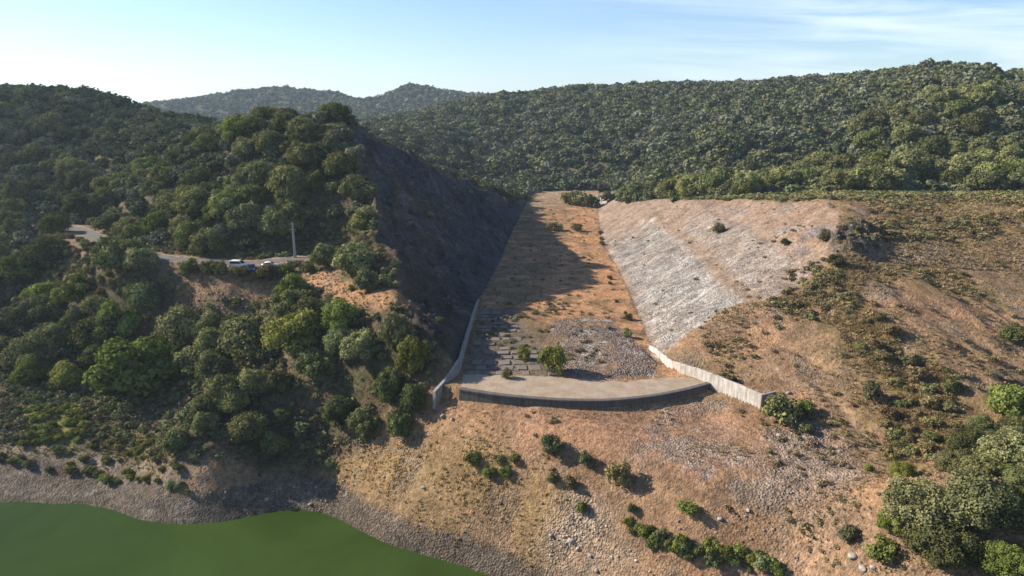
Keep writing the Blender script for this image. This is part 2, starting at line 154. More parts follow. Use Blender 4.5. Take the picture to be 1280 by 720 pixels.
    'ROW_LOWER': [(15.97, 85.75, 1.01),(16.36, 85.1, 0.56),(16.3, 84.93, 0.7),(17.3, 84.56, 0.9),(17.52, 84.38, 0.63),(17.71, 83.84, 1.24),(17.95, 83.52, 0.55),(18.51, 83.71, 1.0),(18.4, 82.44, 0.9),(19.01, 82.35, 1.25),(19.38, 82.08, 1.18),(19.64, 82.38, 1.3),(20.26, 81.6, 0.68),(20.66, 81.2, 0.87),(20.85, 81.33, 0.83),(20.99, 80.85, 1.0),(21.48, 80.34, 1.29),(22.15, 80.7, 1.34),(22.34, 80.09, 1.32),(22.79, 79.44, 0.98),(23.1, 79.69, 0.99),(23.13, 79.29, 0.55),(23.98, 79.42, 1.18),(24.08, 79.52, 0.63),(24.38, 79.35, 0.54),(25.09, 79.75, 0.54),(25.5, 79.33, 1.33),(25.52, 78.23, 1.35),(25.8, 78.31, 0.53),(26.22, 78.63, 0.85),(26.95, 78.53, 1.24),(27.14, 78.45, 1.31),(28.07, 78.45, 0.94),(28.12, 77.69, 1.01),(28.7, 78.5, 0.93),(29.02, 78.37, 1.11),(29.26, 78.08, 0.94),(29.62, 76.68, 0.51),(30.09, 77.31, 1.02),(30.65, 77.09, 0.55),(31.1, 77.61, 0.8),(31.21, 76.76, 1.13),(31.09, 76.51, 1.32),(31.51, 76.57, 0.89),(32.0, 76.65, 0.77),(31.97, 75.99, 1.01),(32.44, 76.7, 0.52),(32.58, 75.66, 1.12),(32.77, 75.83, 0.7),(32.78, 75.1, 0.87)],
    'ROW_BANK': [(-86.62, 118.93, 0.63),(-86.24, 118.82, 0.84),(-82.92, 118.7, 0.69),(-83.3, 120.15, 0.74),(-81.92, 118.47, 1.29),(-79.09, 118.41, 1.19),(-77.96, 118.21, 1.03),(-76.7, 117.54, 1.23),(-74.97, 116.73, 1.07),(-74.73, 116.94, 0.65),(-73.04, 115.54, 1.24),(-71.83, 115.49, 0.76),(-70.45, 116.85, 1.22),(-69.45, 115.65, 0.85),(-67.29, 114.38, 0.76),(-64.74, 112.8, 0.54),(-65.64, 113.68, 0.95),(-62.62, 112.14, 0.79),(-60.34, 111.05, 0.67),(-59.76, 110.43, 0.73),(-59.46, 110.79, 0.97),(-57.66, 110.65, 0.59),(-57.97, 110.26, 1.02),(-56.51, 109.37, 0.78),(-97.19, 121.47, 1.24),(-96.68, 120.87, 0.93),(-94.08, 120.35, 1.02),(-94.63, 120.51, 0.82),(-93.4, 121.62, 0.63),(-92.61, 120.55, 0.59),(-90.89, 119.88, 1.16),(-94.52, 124.53, 1.3),(-93.13, 124.73, 0.72),(-87.86, 123.63, 1.08),(-86.78, 123.5, 1.16),(-85.26, 122.95, 0.8),(-81.2, 121.26, 1.18),(-77.02, 121.18, 1.06),(-76.53, 120.98, 1.05),(-74.11, 120.81, 0.67),(-62.79, 114.07, 0.84),(-59.17, 112.91, 1.24),(-58.53, 112.11, 0.59)],
    'ROW_WALL': [(33.31, 262.42, 1.3),(31.28, 241.52, 1.28),(32.25, 250.37, 1.05),(27.12, 192.25, 0.6),(27.11, 190.44, 0.99),(26.52, 184.69, 0.68),(25.48, 166.2, 0.64),(26.25, 156.15, 0.62),(26.04, 151.38, 1.24)],
    'CARS': [(-65.16, 164.11),(-61.64, 162.82),(-57.6, 163.24)],
    'POLE': (-54.8, 174.27),
    'STONES': [(-22.57, 131.16, 0.8),(-20.56, 136.33, 1.0),(-43.14, 110.6, 1.3),(-35.39, 110.31, 1.1),(-34.94, 112.74, 0.8),(-38.92, 113.17, 0.9),(-41.35, 112.7, 0.9),(8.55, 88.25, 1.8),(9.28, 87.31, 1.2),(10.94, 85.89, 1.0),(5.8, 90.05, 1.2),(11.58, 84.28, 1.3),(39.41, 71.29, 1.5),(39.66, 69.35, 1.6),(40.36, 68.62, 1.2),(40.71, 98.06, 1.3),(45.45, 108.11, 1.2),(24.54, 83.61, 1.2),(27.34, 82.14, 1.0),(31.01, 82.36, 1.0),(-21.73, 107.83, 1.0),(-14.29, 102.67, 1.1),(-54.12, 120.14, 1.3),(-57.0, 115.92, 1.0),(-56.05, 115.29, 0.9),(-11.76, 109.84, 1.6),(-10.03, 108.59, 1.2)],
    'THICKET': [(43.21, 69.54),(45.07, 70.41),(50.29, 71.63),(65.05, 91.35),(71.78, 97.29),(79.65, 100.25),(110, 104),(110, 60),(64, 44),(48, 58),(45.5, 64)],
    'STONE_LABELS': [('small white block at the tip of the orange ledge', None),('flat pale stone right of the white block on the ledge', None),('large pale boulder at the edge of the shaded shore', None),('pale boulder at the corner of the shore by the water', None),('grey boulder up the shore from the corner boulder', None),('grey boulder lying on the shaded stony shore', 'boulders on the shaded shore'),('grey boulder lying on the shaded stony shore', 'boulders on the shaded shore'),('largest pale boulder on the white rubble brow above the shore', None),('pale boulder among white rubble above the shore', 'boulders on the white rubble brow'),('pale boulder among white rubble above the shore', 'boulders on the white rubble brow'),('pale boulder among white rubble above the shore', 'boulders on the white rubble brow'),('pale boulder among white rubble above the shore', 'boulders on the white rubble brow'),('pale boulder in the stony heap left of the bottom right thicket', None),('grey boulder in the stony heap at the bottom right', 'boulders in the bottom right stony heap'),('grey boulder in the stony heap at the bottom right', 'boulders in the bottom right stony heap'),('pale boulder under the low bush on the talus', None),('pale rock beside the round bush at the wall end', None),('tan boulder on the brow of the stony slope', 'boulders on the brow of the stony slope'),('tan boulder on the brow of the stony slope', 'boulders on the brow of the stony slope'),('tan boulder on the brow of the stony slope', 'boulders on the brow of the stony slope'),('pale boulder in the straw grass near the shaded shore', None),('pale boulder low in the straw grass above the shore', None),('pale boulder in the shade edge of the left bank', None),('pale boulder on the half shaded left bank', 'boulders on the half shaded left bank'),('pale boulder on the half shaded left bank', 'boulders on the half shaded left bank'),('broken concrete lump at the foot of the left wing wall', None),('second broken concrete lump right of the wing wall foot', None)],
}

SKY_STRENGTH = 0.076
SUN_STRENGTH = 5
EXPOSURE = 1.05
HAZE = 0.0001
import bpy, bmesh
from mathutils import Vector, Matrix, Euler

SC = bpy.context.scene
COL = SC.collection
rng = np.random.default_rng(7)
rnd = random.Random(11)
rbf_fit(W['CP'])
ROAD = W['ROAD']
REG = W['REG']

# ================================================================= bookkeeping
def tag(o, label=None, cat=None, group=None, kind=None):
    if label: o['label'] = label
    if cat: o['category'] = cat
    if group: o['group'] = group
    if kind or cat: o['kind'] = kind or 'thing'
    return o

def empty(name, loc, rz=0.0, s=1.0):
    o = bpy.data.objects.new(name, None); COL.objects.link(o)
    o.empty_display_size = 0.2
    o.location = loc; o.rotation_euler = (0, 0, rz); o.scale = (s, s, s)
    return o

def link(name, me, parent=None):
    o = bpy.data.objects.new(name, me); COL.objects.link(o)
    if parent is not None: o.parent = parent
    return o

def np_mesh(name, verts, faces, mat=None, smooth=False, attrs=None, colors=None):
    """verts (n,3), faces (m,k) all with the same corner count"""
    verts = np.asarray(verts, np.float32); faces = np.asarray(faces, np.int32)
    me = bpy.data.meshes.new(name)
    m, k = faces.shape
    me.vertices.add(len(verts)); me.vertices.foreach_set('co', verts.ravel())
    me.loops.add(m * k); me.loops.foreach_set('vertex_index', faces.ravel())
    me.polygons.add(m); me.polygons.foreach_set('loop_start', np.arange(0, m * k, k, dtype=np.int32))
    if smooth: me.polygons.foreach_set('use_smooth', np.ones(m, bool))
    for an, av in (attrs or {}).items():
        a = me.attributes.new(an, 'FLOAT', 'POINT'); a.data.foreach_set('value', np.asarray(av, np.float32))
    for an, av in (colors or {}).items():
        a = me.attributes.new(an, 'FLOAT_COLOR', 'POINT')
        c = np.ones((len(verts), 4), np.float32); c[:, :3] = av
        a.data.foreach_set('color', c.ravel())
    me.update(); me.validate()
    if mat: me.materials.append(mat)
    return me

def bm_mesh(name, bm, mat, smooth=False):
    me = bpy.data.meshes.new(name); bm.normal_update(); bm.to_mesh(me); bm.free()
    if isinstance(mat, (list, tuple)):
        for m in mat: me.materials.append(m)
    else: me.materials.append(mat)
    if smooth:
        for p in me.polygons: p.use_smooth = True
    return me

# ================================================================= materials
def new_mat(name, rough=0.9, spec=0.2):
    m = bpy.data.materials.new(name); m.use_nodes = True
    b = m.node_tree.nodes['Principled BSDF']
    b.inputs['Roughness'].default_value = rough
    b.inputs['Specular IOR Level'].default_value = spec
    return m, m.node_tree, b

def N(nt, t, **kw):
    n = nt.nodes.new(t)
    for k, v in kw.items():
        if k in n.inputs.keys(): n.inputs[k].default_value = v
        else: setattr(n, k, v)
    return n

def mixc(nt, fac, a, b, mode='MIX'):
    n = nt.nodes.new('ShaderNodeMix'); n.data_type = 'RGBA'; n.blend_type = mode
    for s, v in ((0, fac), (6, a), (7, b)):
        if hasattr(v, 'links') or hasattr(v, 'is_linked'): nt.links.new(v, n.inputs[s])
        elif s == 0: n.inputs[s].default_value = v
        else: n.inputs[s].default_value = (*v, 1) if len(v) == 3 else v
    return n.outputs[2]

def ramp(nt, src, stops):
    r = nt.nodes.new('ShaderNodeValToRGB'); e = r.color_ramp.elements
    while len(e) < len(stops): e.new(0.5)
    for el, (p, c) in zip(e, stops):
        el.position = p; el.color = (c, c, c, 1) if isinstance(c, (int, float)) else (*c, 1)
    nt.links.new(src, r.inputs[0]); return r.outputs[0]

def noise(nt, vec, scale, detail=4, rough=0.6, dist=0.0):
    n = nt.nodes.new('ShaderNodeTexNoise')
    n.inputs['Scale'].default_value = scale; n.inputs['Detail'].default_value = detail
    n.inputs['Roughness'].default_value = rough; n.inputs['Distortion'].default_value = dist
    if vec is not None: nt.links.new(vec, n.inputs['Vector'])
    return n.outputs[0]

def bump(nt, b, h, strength=0.5, dist=0.1):
    n = nt.nodes.new('ShaderNodeBump'); n.inputs['Strength'].default_value = strength; n.inputs['Distance'].default_value = dist
    nt.links.new(h, n.inputs['Height']); nt.links.new(n.outputs[0], b.inputs['Normal'])

def obj_coord(nt): return nt.nodes.new('ShaderNodeTexCoord').outputs['Object']

def math_node(nt, op, a, b=None):
    n = nt.nodes.new('ShaderNodeMath'); n.operation = op
    for i, v in enumerate((a, b)):
        if v is None: continue
        if isinstance(v, (int, float)): n.inputs[i].default_value = v
        else: nt.links.new(v, n.inputs[i])
    return n.outputs[0]

# ground: colours of soil, rock and straw come from a per-vertex survey, fine grain from noise
def ground_material():
    m, nt, b = new_mat('earth_and_rock', 0.95, 0.06)
    co = obj_coord(nt)
    at = N(nt, 'ShaderNodeAttribute', attribute_name='soil').outputs['Color']
    rk = N(nt, 'ShaderNodeAttribute', attribute_name='stony').outputs['Fac']
    n1 = noise(nt, co, 1.3, 6, 0.72)
    n2 = noise(nt, co, 0.22, 5, 0.65)
    v = nt.nodes.new('ShaderNodeTexVoronoi'); v.inputs['Scale'].default_value = 3.0; nt.links.new(co, v.inputs['Vector'])
    g1 = ramp(nt, n1, [(0.30, 0.42), (0.52, 1.0), (0.72, 1.5)])
    g2 = ramp(nt, n2, [(0.32, 0.72), (0.68, 1.26)])
    c = mixc(nt, 1.0, at, g1, 'MULTIPLY'); c = mixc(nt, 1.0, c, g2, 'MULTIPLY')
    vc = ramp(nt, v.outputs['Color'], [(0.0, 0.55), (0.5, 1.0), (1.0, 1.5)])
    c2 = mixc(nt, 1.0, c, vc, 'MULTIPLY')
    c = mixc(nt, rk, c, c2)
    nt.links.new(c, b.inputs['Base Color'])
    vh = math_node(nt, 'MULTIPLY', v.outputs['Distance'], rk)
    hh = math_node(nt, 'SUBTRACT', n1, math_node(nt, 'MULTIPLY', vh, 0.9))
    bump(nt, b, hh, 0.9, 0.55)
    return m

def leaf_material(name, ca, cb, trans=0.12, var=0.35):
    m = bpy.data.materials.new(name); m.use_nodes = True
    nt = m.node_tree; nt.nodes.clear()
    out = nt.nodes.new('ShaderNodeOutputMaterial')
    at = N(nt, 'ShaderNodeAttribute', attribute_name='leaf').outputs['Fac']
    c = mixc(nt, at, ca, cb)
    oi = nt.nodes.new('ShaderNodeObjectInfo').outputs['Random']
    hs = nt.nodes.new('ShaderNodeHueSaturation')
    h = nt.nodes.new('ShaderNodeMapRange'); nt.links.new(oi, h.inputs[0]); h.inputs[3].default_value = 0.485; h.inputs[4].default_value = 0.515
    w = nt.nodes.new('ShaderNodeMapRange')
    fr = math_node(nt, 'FRACT', math_node(nt, 'MULTIPLY', oi, 7.31)); nt.links.new(fr, w.inputs[0])
    w.inputs[3].default_value = 1 - var; w.inputs[4].default_value = 1 + var
    nt.links.new(h.outputs[0], hs.inputs['Hue']); nt.links.new(w.outputs[0], hs.inputs['Value']); nt.links.new(c, hs.inputs['Color'])
    d = nt.nodes.new('ShaderNodeBsdfDiffuse'); nt.links.new(hs.outputs[0], d.inputs['Color'])
    t = nt.nodes.new('ShaderNodeBsdfTranslucent')
    tc = mixc(nt, 1.0, hs.outputs[0], (1.1, 1.25, 0.6), 'MULTIPLY'); nt.links.new(tc, t.inputs['Color'])
    mx = nt.nodes.new('ShaderNodeMixShader'); mx.inputs[0].default_value = trans
    nt.links.new(d.outputs[0], mx.inputs[1]); nt.links.new(t.outputs[0], mx.inputs[2])
    nt.links.new(mx.outputs[0], out.inputs['Surface'])
    return m

def tinted_material(name, trans=0.1):
    """stuff whose pieces each carry their own colour in the attribute 'tint'"""
    m = bpy.data.materials.new(name); m.use_nodes = True
    nt = m.node_tree; nt.nodes.clear()
    out = nt.nodes.new('ShaderNodeOutputMaterial')
    c = N(nt, 'ShaderNodeAttribute', attribute_name='tint').outputs['Color']
    d = nt.nodes.new('ShaderNodeBsdfDiffuse'); nt.links.new(c, d.inputs['Color'])
    if trans:
        t = nt.nodes.new('ShaderNodeBsdfTranslucent'); nt.links.new(c, t.inputs['Color'])
        mx = nt.nodes.new('ShaderNodeMixShader'); mx.inputs[0].default_value = trans
        nt.links.new(d.outputs[0], mx.inputs[1]); nt.links.new(t.outputs[0], mx.inputs[2])
        nt.links.new(mx.outputs[0], out.inputs['Surface'])
    else: nt.links.new(d.outputs[0], out.inputs['Surface'])
    return m

LEAF = {
    'dark':   leaf_material('holm_oak_leaves', (0.056, 0.066, 0.027), (0.206, 0.210, 0.087)),
    'grey':   leaf_material('grey_oak_leaves', (0.077, 0.083, 0.037), (0.290, 0.281, 0.130)),
    'olive':  leaf_material('olive_oak_leaves', (0.071, 0.078, 0.031), (0.272, 0.264, 0.109)),
    'bright': leaf_material('fresh_green_leaves', (0.061, 0.081, 0.017), (0.232, 0.262, 0.076), 0.2),
    'lime':   leaf_material('yellow_green_leaves', (0.091, 0.100, 0.020), (0.299, 0.293, 0.088), 0.2),
    'pale':   leaf_material('pale_green_leaves', (0.079, 0.095, 0.041), (0.262, 0.278, 0.140), 0.15),
    'green':  leaf_material('shrub_green_leaves', (0.070, 0.086, 0.030), (0.254, 0.266, 0.102)),
    'straw':  leaf_material('straw_shrub_twigs', (0.128, 0.107, 0.044), (0.287, 0.232, 0.104)),
    'brown':  leaf_material('brown_scrub_twigs', (0.120, 0.094, 0.048), (0.256, 0.192, 0.099)),
}
LEAF_RGB = {'dark': (0.095, 0.112, 0.061), 'grey': (0.165, 0.174, 0.112), 'olive': (0.163, 0.167, 0.078), 'bright': (0.146, 0.171, 0.046),
            'lime': (0.183, 0.183, 0.051), 'pale': (0.128, 0.152, 0.071), 'green': (0.149, 0.171, 0.071), 'straw': (0.207, 0.171, 0.073), 'brown': (0.179, 0.140, 0.076)}

def simple_mat(name, col, rough=0.8, spec=0.3, nscale=3.0, amount=0.25, metal=0.0, bumpd=0.0):
    m, nt, b = new_mat(name, rough, spec)
    b.inputs['Metallic'].default_value = metal
    n = noise(nt, obj_coord(nt), nscale, 5, 0.65)
    g = ramp(nt, n, [(0.3, 1 - amount), (0.7, 1 + amount)])
    nt.links.new(mixc(nt, 1.0, col, g, 'MULTIPLY'), b.inputs['Base Color'])
    if bumpd: bump(nt, b, n, 0.6, bumpd)
    return m

def concrete_material(name, col, stain=(0.16, 0.13, 0.10), streak=True):
    m, nt, b = new_mat(name, 0.9, 0.15)
    co = obj_coord(nt)
    mp = nt.nodes.new('ShaderNodeMapping'); mp.inputs['Scale'].default_value = (1.0, 1.0, 0.10); nt.links.new(co, mp.inputs[0])
    st = noise(nt, mp.outputs[0], 1.7, 5, 0.7)
    n1 = noise(nt, co, 0.8, 5, 0.65); n2 = noise(nt, co, 9.0, 4, 0.6)
    f = ramp(nt, st if streak else n1, [(0.40, 0.0), (0.66, 1.0)])
    c = mixc(nt, math_node(nt, 'MULTIPLY', f, 0.75), col, stain)
    c = mixc(nt, 1.0, c, ramp(nt, n2, [(0.3, 0.82), (0.7, 1.15)]), 'MULTIPLY')
    c = mixc(nt, 1.0, c, ramp(nt, n1, [(0.3, 0.8), (0.7, 1.15)]), 'MULTIPLY')
    nt.links.new(c, b.inputs['Base Color']); bump(nt, b, n2, 0.4, 0.04)
    return m

BARK = simple_mat('oak_bark', (0.085, 0.068, 0.052), 0.95, 0.1, 6, 0.4, bumpd=0.03)

# ================================================================= the ground: one sheet out to the horizon
def axis(lo, hi, step, far_lo, far_hi, g_lo, g_hi):
    a = list(np.arange(lo, hi, step)); s = step; x = lo; pre = []
    while x > far_lo: s *= g_lo; x -= s; pre.append(x)
    s = step; x = a[-1]; post = []
    while x < far_hi: s *= g_hi; x += s; post.append(x)
    return np.array(pre[::-1] + a + post)
GX = axis(-95, 95, 0.4, -6000, 6000, 1.035, 1.035)
GY = axis(62, 235, 0.4, -2000, 7000, 1.05, 1.016)
NX, NY = len(GX), len(GY)
XX, YY = [a.ravel() for a in np.meshgrid(GX, GY)]
ZB = height(XX, YY, ROAD)
near = (np.abs(XX) < 170) & (YY > 40) & (YY < 480)

def full(f, default=0.0):
    o = np.full(XX.shape, default, float); o[near] = f(XX[near], YY[near]); return o

cutd = full(cut_depth)
Lx, Rx = xl(YY), xr(YY)
in_ch = (XX > Lx) & (XX < Rx) & (YY > sill_y(XX)) & (YY < 420)
gr = XX - Rx; gl = Lx - XX
left_rock = sstep(0.4, 1.6, cutd) * (gl > 0.3) * (YY > 118) * (YY < 400)
rock_line = 125.5 + (XX - 33.7) * 0.63 + 9 * fbm(XX, YY, 14, 4, 31)
right_rock = sstep(0.3, 1.2, cutd) * (gr > 0.3) * sstep(-3.5, 3.5, YY - rock_line) * (YY < 400)

def reg(name, soft=1.5, rough=1.5, scale=5.0, seed=0):
    if not near.any(): return np.zeros(XX.shape)
    return full(lambda x, y: soft_poly(x, y, REG[name], soft, rough, scale, seed))

# relief
lump = fbm(XX, YY, 9, 4, 41) * 0.35 + fbm(XX, YY, 2.2, 3, 42) * 0.16
rough_k = np.where(in_ch, 0.25, 1.0) * np.where(np.hypot(XX, YY) > 500, 3.0, 1.0)
rd, _, _ = poly_dist(XX, YY, ROAD)
rough_k *= sstep(3.0, 6.0, rd)
strata = fbm((XX * 0.85 + YY * 0.35) / 3.2, (YY * 0.9 - XX * 0.3), 2.6, 4, 51)       # ribs running down the dip
blocky = fbm(XX, YY, 4.5, 4, 52)
Z = ZB + lump * rough_k
crag = 1 - np.abs(fbm(XX * 0.8 + YY * 0.5, YY * 0.8 - XX * 0.4, 7.5, 4, 53, 0.6))
ledge = fbm(XX * 0.6 - YY * 0.5, YY * 0.7 + XX * 0.5, 6.0, 3, 59)
rib = 1 - np.abs(fbm(XX * 0.35, YY, 11, 3, 60, 0.55))                 # gullies running down the face
Z += left_rock * sstep(0.3, 6, gl) * (1.1 * blocky + 3.2 * (crag - 0.72) + 3.0 * fbm(XX, YY, 19, 3, 54) + 4.0 * (rib - 0.75) + 1.1 * np.round(ledge * 2.0) * 0.8)
Z += right_rock * sstep(0.2, 2, gr) * (0.42 * strata + 0.40 * blocky + 0.8 * fbm(XX, YY, 12, 3, 56))
r_rub = reg('rubble', 2.0, 3.0); r_tal = reg('tallus', 3, 4, 8); r_wr = reg('whiterubble', 2.5, 3.5)
r_dr = reg('darkrock', 2, 3)
rub_n = fbm(XX, YY, 1.6, 3, 55)
Z += r_rub * (0.35 + 0.30 * rub_n) + r_tal * 0.4 * rub_n + r_wr * 0.5 * rub_n + r_dr * 3.6 * np.abs(fbm(XX, YY, 4, 3, 57))
erode = sstep(40, 60, XX) * sstep(60, 90, YY) * (YY < 200) * (1 - right_rock)
gul = 1 - np.abs(fbm(XX * 0.9 + YY * 0.45, YY * 0.35 - XX * 0.1, 11, 4, 58))
Z -= erode * 1.3 * np.clip(gul - 0.72, 0, 1) * 3.0
dam_k = sstep(1.6, 0.2, poly_dist(XX, YY, SILL)[0])
Z = np.where((XX > Lx - 0.5) & (XX < Rx + 0.5) & (YY < 150) & (YY > 100), Z * (1 - dam_k) + ZB * dam_k, Z)
# keep the ground clear of the wall faces and slabs
for wp in (((-8.6, 160), (-9.2, 135), (-9.7, 119), (-10.1, 117), (-13.0, 111.6)), ((27.2, 130), (29.0, 120), (33, 115.7), (40.4, 106))):
    wk = sstep(2.2, 0.9, poly_dist(XX, YY, wp)[0]); Z = Z * (1 - wk) + ZB * wk
r_apr = reg('apron', 0.8, 0.3); Z = Z * (1 - r_apr) + ZB * r_apr
r_pav = reg('paved', 1.2, 0.8); Z = Z * (1 - 0.8 * r_pav) + (ZB - 0.05) * 0.8 * r_pav

ZG = Z.reshape(NY, NX)
def gz(x, y):
    """height of the finished ground sheet (same triangles or a hair off)"""
    x = np.asarray(x, float); y = np.asarray(y, float)
    i = np.clip(np.searchsorted(GX, x) - 1, 0, NX - 2); j = np.clip(np.searchsorted(GY, y) - 1, 0, NY - 2)
    fx = (x - GX[i]) / (GX[i + 1] - GX[i]); fy = (y - GY[j]) / (GY[j + 1] - GY[j])
    return (ZG[j, i] * (1 - fx) + ZG[j, i + 1] * fx) * (1 - fy) + (ZG[j + 1, i] * (1 - fx) + ZG[j + 1, i + 1] * fx) * fy

# ---- what the ground is made of
def A(*c): return np.array(c, float)
n_big = fbm(XX, YY, 22, 4, 61); n_mid = fbm(XX, YY, 7, 4, 62, 0.6); n_fine = fbm(XX, YY, 2.0, 4, 63, 0.65)
C = np.empty((len(XX), 3)); C[:] = A(0.285, 0.182, 0.110)
ST = np.zeros(len(XX)) + 0.25
def put(mask, col, stony=None, k=1.0):
    global C, ST
    m = np.clip(mask * k, 0, 1)
    C = C * (1 - m[:, None]) + A(*col)[None] * m[:, None]
    if stony is not None: ST = ST * (1 - m) + stony * m
def thr(n, a, w=0.15): return sstep(a - w, a + w, n)
put(thr(n_big + 0.5 * n_mid, 0.05, 0.4), (0.245, 0.165, 0.108), 0.4)
put(thr(n_mid + 0.4 * n_fine, 0.25), (0.325, 0.200, 0.118))
put(thr(fbm(XX, YY, 5, 4, 64), 0.3) * 0.8, (0.21, 0.17, 0.13), 0.7)
put(thr(fbm(XX, YY, 12, 4, 65) + 0.35 * n_fine, 0.22, 0.2) * 0.7, (0.275, 0.190, 0.105), 0.2)          # dry grass
# left bank and wooded hills
leftwood = sstep(-8, -16, XX) * sstep(112, 119, YY) * (1 - left_rock)
put(leftwood, (0.100, 0.080, 0.050), 0.2)
put(leftwood * thr(n_mid + 0.3 * n_fine, 0.1, 0.25), (0.145, 0.106, 0.066), 0.4, 0.7)
put(leftwood * thr(fbm(XX, YY, 6, 4, 66), 0.25, 0.2), (0.085, 0.085, 0.040), 0.0, 0.8)
hills = np.clip(np.maximum(sstep(232, 255, YY - np.clip(60 - XX, 0, 40) * 4), sstep(70, 84, XX) * sstep(186, 200, YY)) * (XX > 40) + sstep(395, 425, YY) + sstep(-120, -160, XX) * (YY > 140) + sstep(140, 170, XX) * (YY > 120), 0, 1)
put(hills, (0.115, 0.105, 0.056), 0.1)
put(hills * thr(fbm(XX, YY, 25, 5, 67), 0.3, 0.2), (0.20, 0.148, 0.09), 0.2, 0.5)
put(hills * thr(fbm(XX, YY, 15, 5, 68), 0.05, 0.3), (0.075, 0.080, 0.036), 0.0, 0.8)
farh = sstep(800, 1000, YY)
put(farh, (0.072, 0.082, 0.042), 0.0)
put(farh * thr(fbm(XX, YY, 120, 5, 69, 0.65), 0.45, 0.15), (0.14, 0.12, 0.075), 0.0, 0.7)
# channel floor
chan = in_ch.astype(float)
put(chan, (0.45, 0.250, 0.130), 0.12)
put(chan * thr(fbm(XX, YY, 9, 4, 71) + 0.3 * n_fine, 0.1, 0.3), (0.37, 0.220, 0.125), 0.15, 0.8)
put(chan * thr(fbm(XX, YY, 4, 4, 72), 0.30, 0.12), (0.165, 0.125, 0.070), 0.0, 0.7)
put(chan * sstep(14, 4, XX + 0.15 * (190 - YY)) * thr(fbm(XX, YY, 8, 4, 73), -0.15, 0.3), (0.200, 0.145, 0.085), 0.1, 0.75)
put(chan * sstep(330, 345, YY), (0.34, 0.25, 0.165), 0.1, 0.7)
put(chan * sstep(385, 360, YY) * sstep(345, 352, YY) * thr(n_mid, -0.2), (0.27, 0.19, 0.12), 0.1, 0.7)
put(chan * np.exp(-((XX - 4) / 9) ** 2 - ((YY - 142) / 15) ** 2) * thr(n_mid + 0.3 * n_fine, -0.2, 0.3), (0.135, 0.110, 0.066), 0.1, 0.9)  # weedy ground, darkened further to paint in soft tree shade beside the slabs
put(r_rub, (0.175, 0.140, 0.124), 1.0)
put(r_rub * thr(fbm(XX, YY, 7, 4, 99), 0.12, 0.2), (0.27, 0.175, 0.115), 0.3, 0.85)
put(r_rub * thr(fbm(XX, YY, 6, 3, 74), 0.15, 0.25), (0.24, 0.195, 0.155), 1.0, 0.8)
put(r_rub * thr(fbm(XX, YY, 2.2, 3, 78), 0.35, 0.1), (0.40, 0.39, 0.37), 1.0, 0.8)
put(r_rub * sstep(116.5, 113.5, YY) * thr(n_fine, -0.1), (0.40, 0.385, 0.36), 1.0, 0.8)
put(r_pav, (0.17, 0.135, 0.10), 0.2)
# rock faces
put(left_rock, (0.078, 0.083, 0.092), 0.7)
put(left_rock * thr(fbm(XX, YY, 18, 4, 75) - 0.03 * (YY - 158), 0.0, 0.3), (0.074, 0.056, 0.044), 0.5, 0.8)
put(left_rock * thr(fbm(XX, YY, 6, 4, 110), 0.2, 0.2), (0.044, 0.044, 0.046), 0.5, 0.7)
put(left_rock * sstep(6, 14, gl) * sstep(225, 195, YY + 10 * n_big) * thr(n_mid, -0.1, 0.3), (0.105, 0.078, 0.055), 0.3, 0.8)
put(left_rock * thr(fbm(XX / 1.4, YY, 2.8, 4, 76), 0.36, 0.12), (0.145, 0.148, 0.155), 0.6, 0.6)
put(right_rock, (0.262, 0.222, 0.190), 0.8)
streak = fbm((XX * 0.85 + YY * 0.35) / 3.0, YY * 0.9 - XX * 0.3, 0.9, 4, 77, 0.75)
streak = streak + 0.35 * fbm(XX, YY, 5.5, 4, 121)
face1 = sstep(0, 3, gr) * sstep(20, 16, gr + 0.8 * n_mid); face2 = sstep(20.5, 23.5, gr + 0.8 * n_mid) * sstep(35, 31, gr + 0.8 * n_mid)
pale = np.clip(face1 * sstep(262, 225, YY + 6 * n_big) + 0.40 * face2 * sstep(232, 200, YY + 6 * n_big), 0, 1)
put(right_rock * (1 - pale), (0.285, 0.205, 0.150), 0.55)
put(right_rock * pale * thr(fbm(XX, YY, 11, 3, 79), -0.05, 0.4), (0.285, 0.258, 0.232), 0.8)
put(right_rock * np.clip(pale + 0.25, 0, 1) * thr(streak, 0.26, 0.16), (0.44, 0.41, 0.375), 0.6, 0.75)
put(right_rock * thr(-streak, 0.30, 0.14), (0.165, 0.140, 0.120), 0.6, 0.6)
put(right_rock * sstep(255, 285, YY) * 0.7, (0.275, 0.200, 0.150), 0.5)
berm = np.exp(-((gr - 19.6 + 1.2 * n_mid) / 1.25) ** 2) + 0.7 * np.exp(-((gr - 34.5 + 1.5 * n_mid) / 2.6) ** 2)
put(right_rock * np.clip(berm, 0, 1), (0.27, 0.195, 0.140), 0.3, 0.6)
put(right_rock * sstep(34, 38, gr + n_mid * 2) * 0.9, (0.285, 0.195, 0.135), 0.5)
put(right_rock * sstep(34, 38, gr + n_mid * 2) * thr(n_mid, 0.2, 0.2), (0.24, 0.205, 0.185), 0.8)
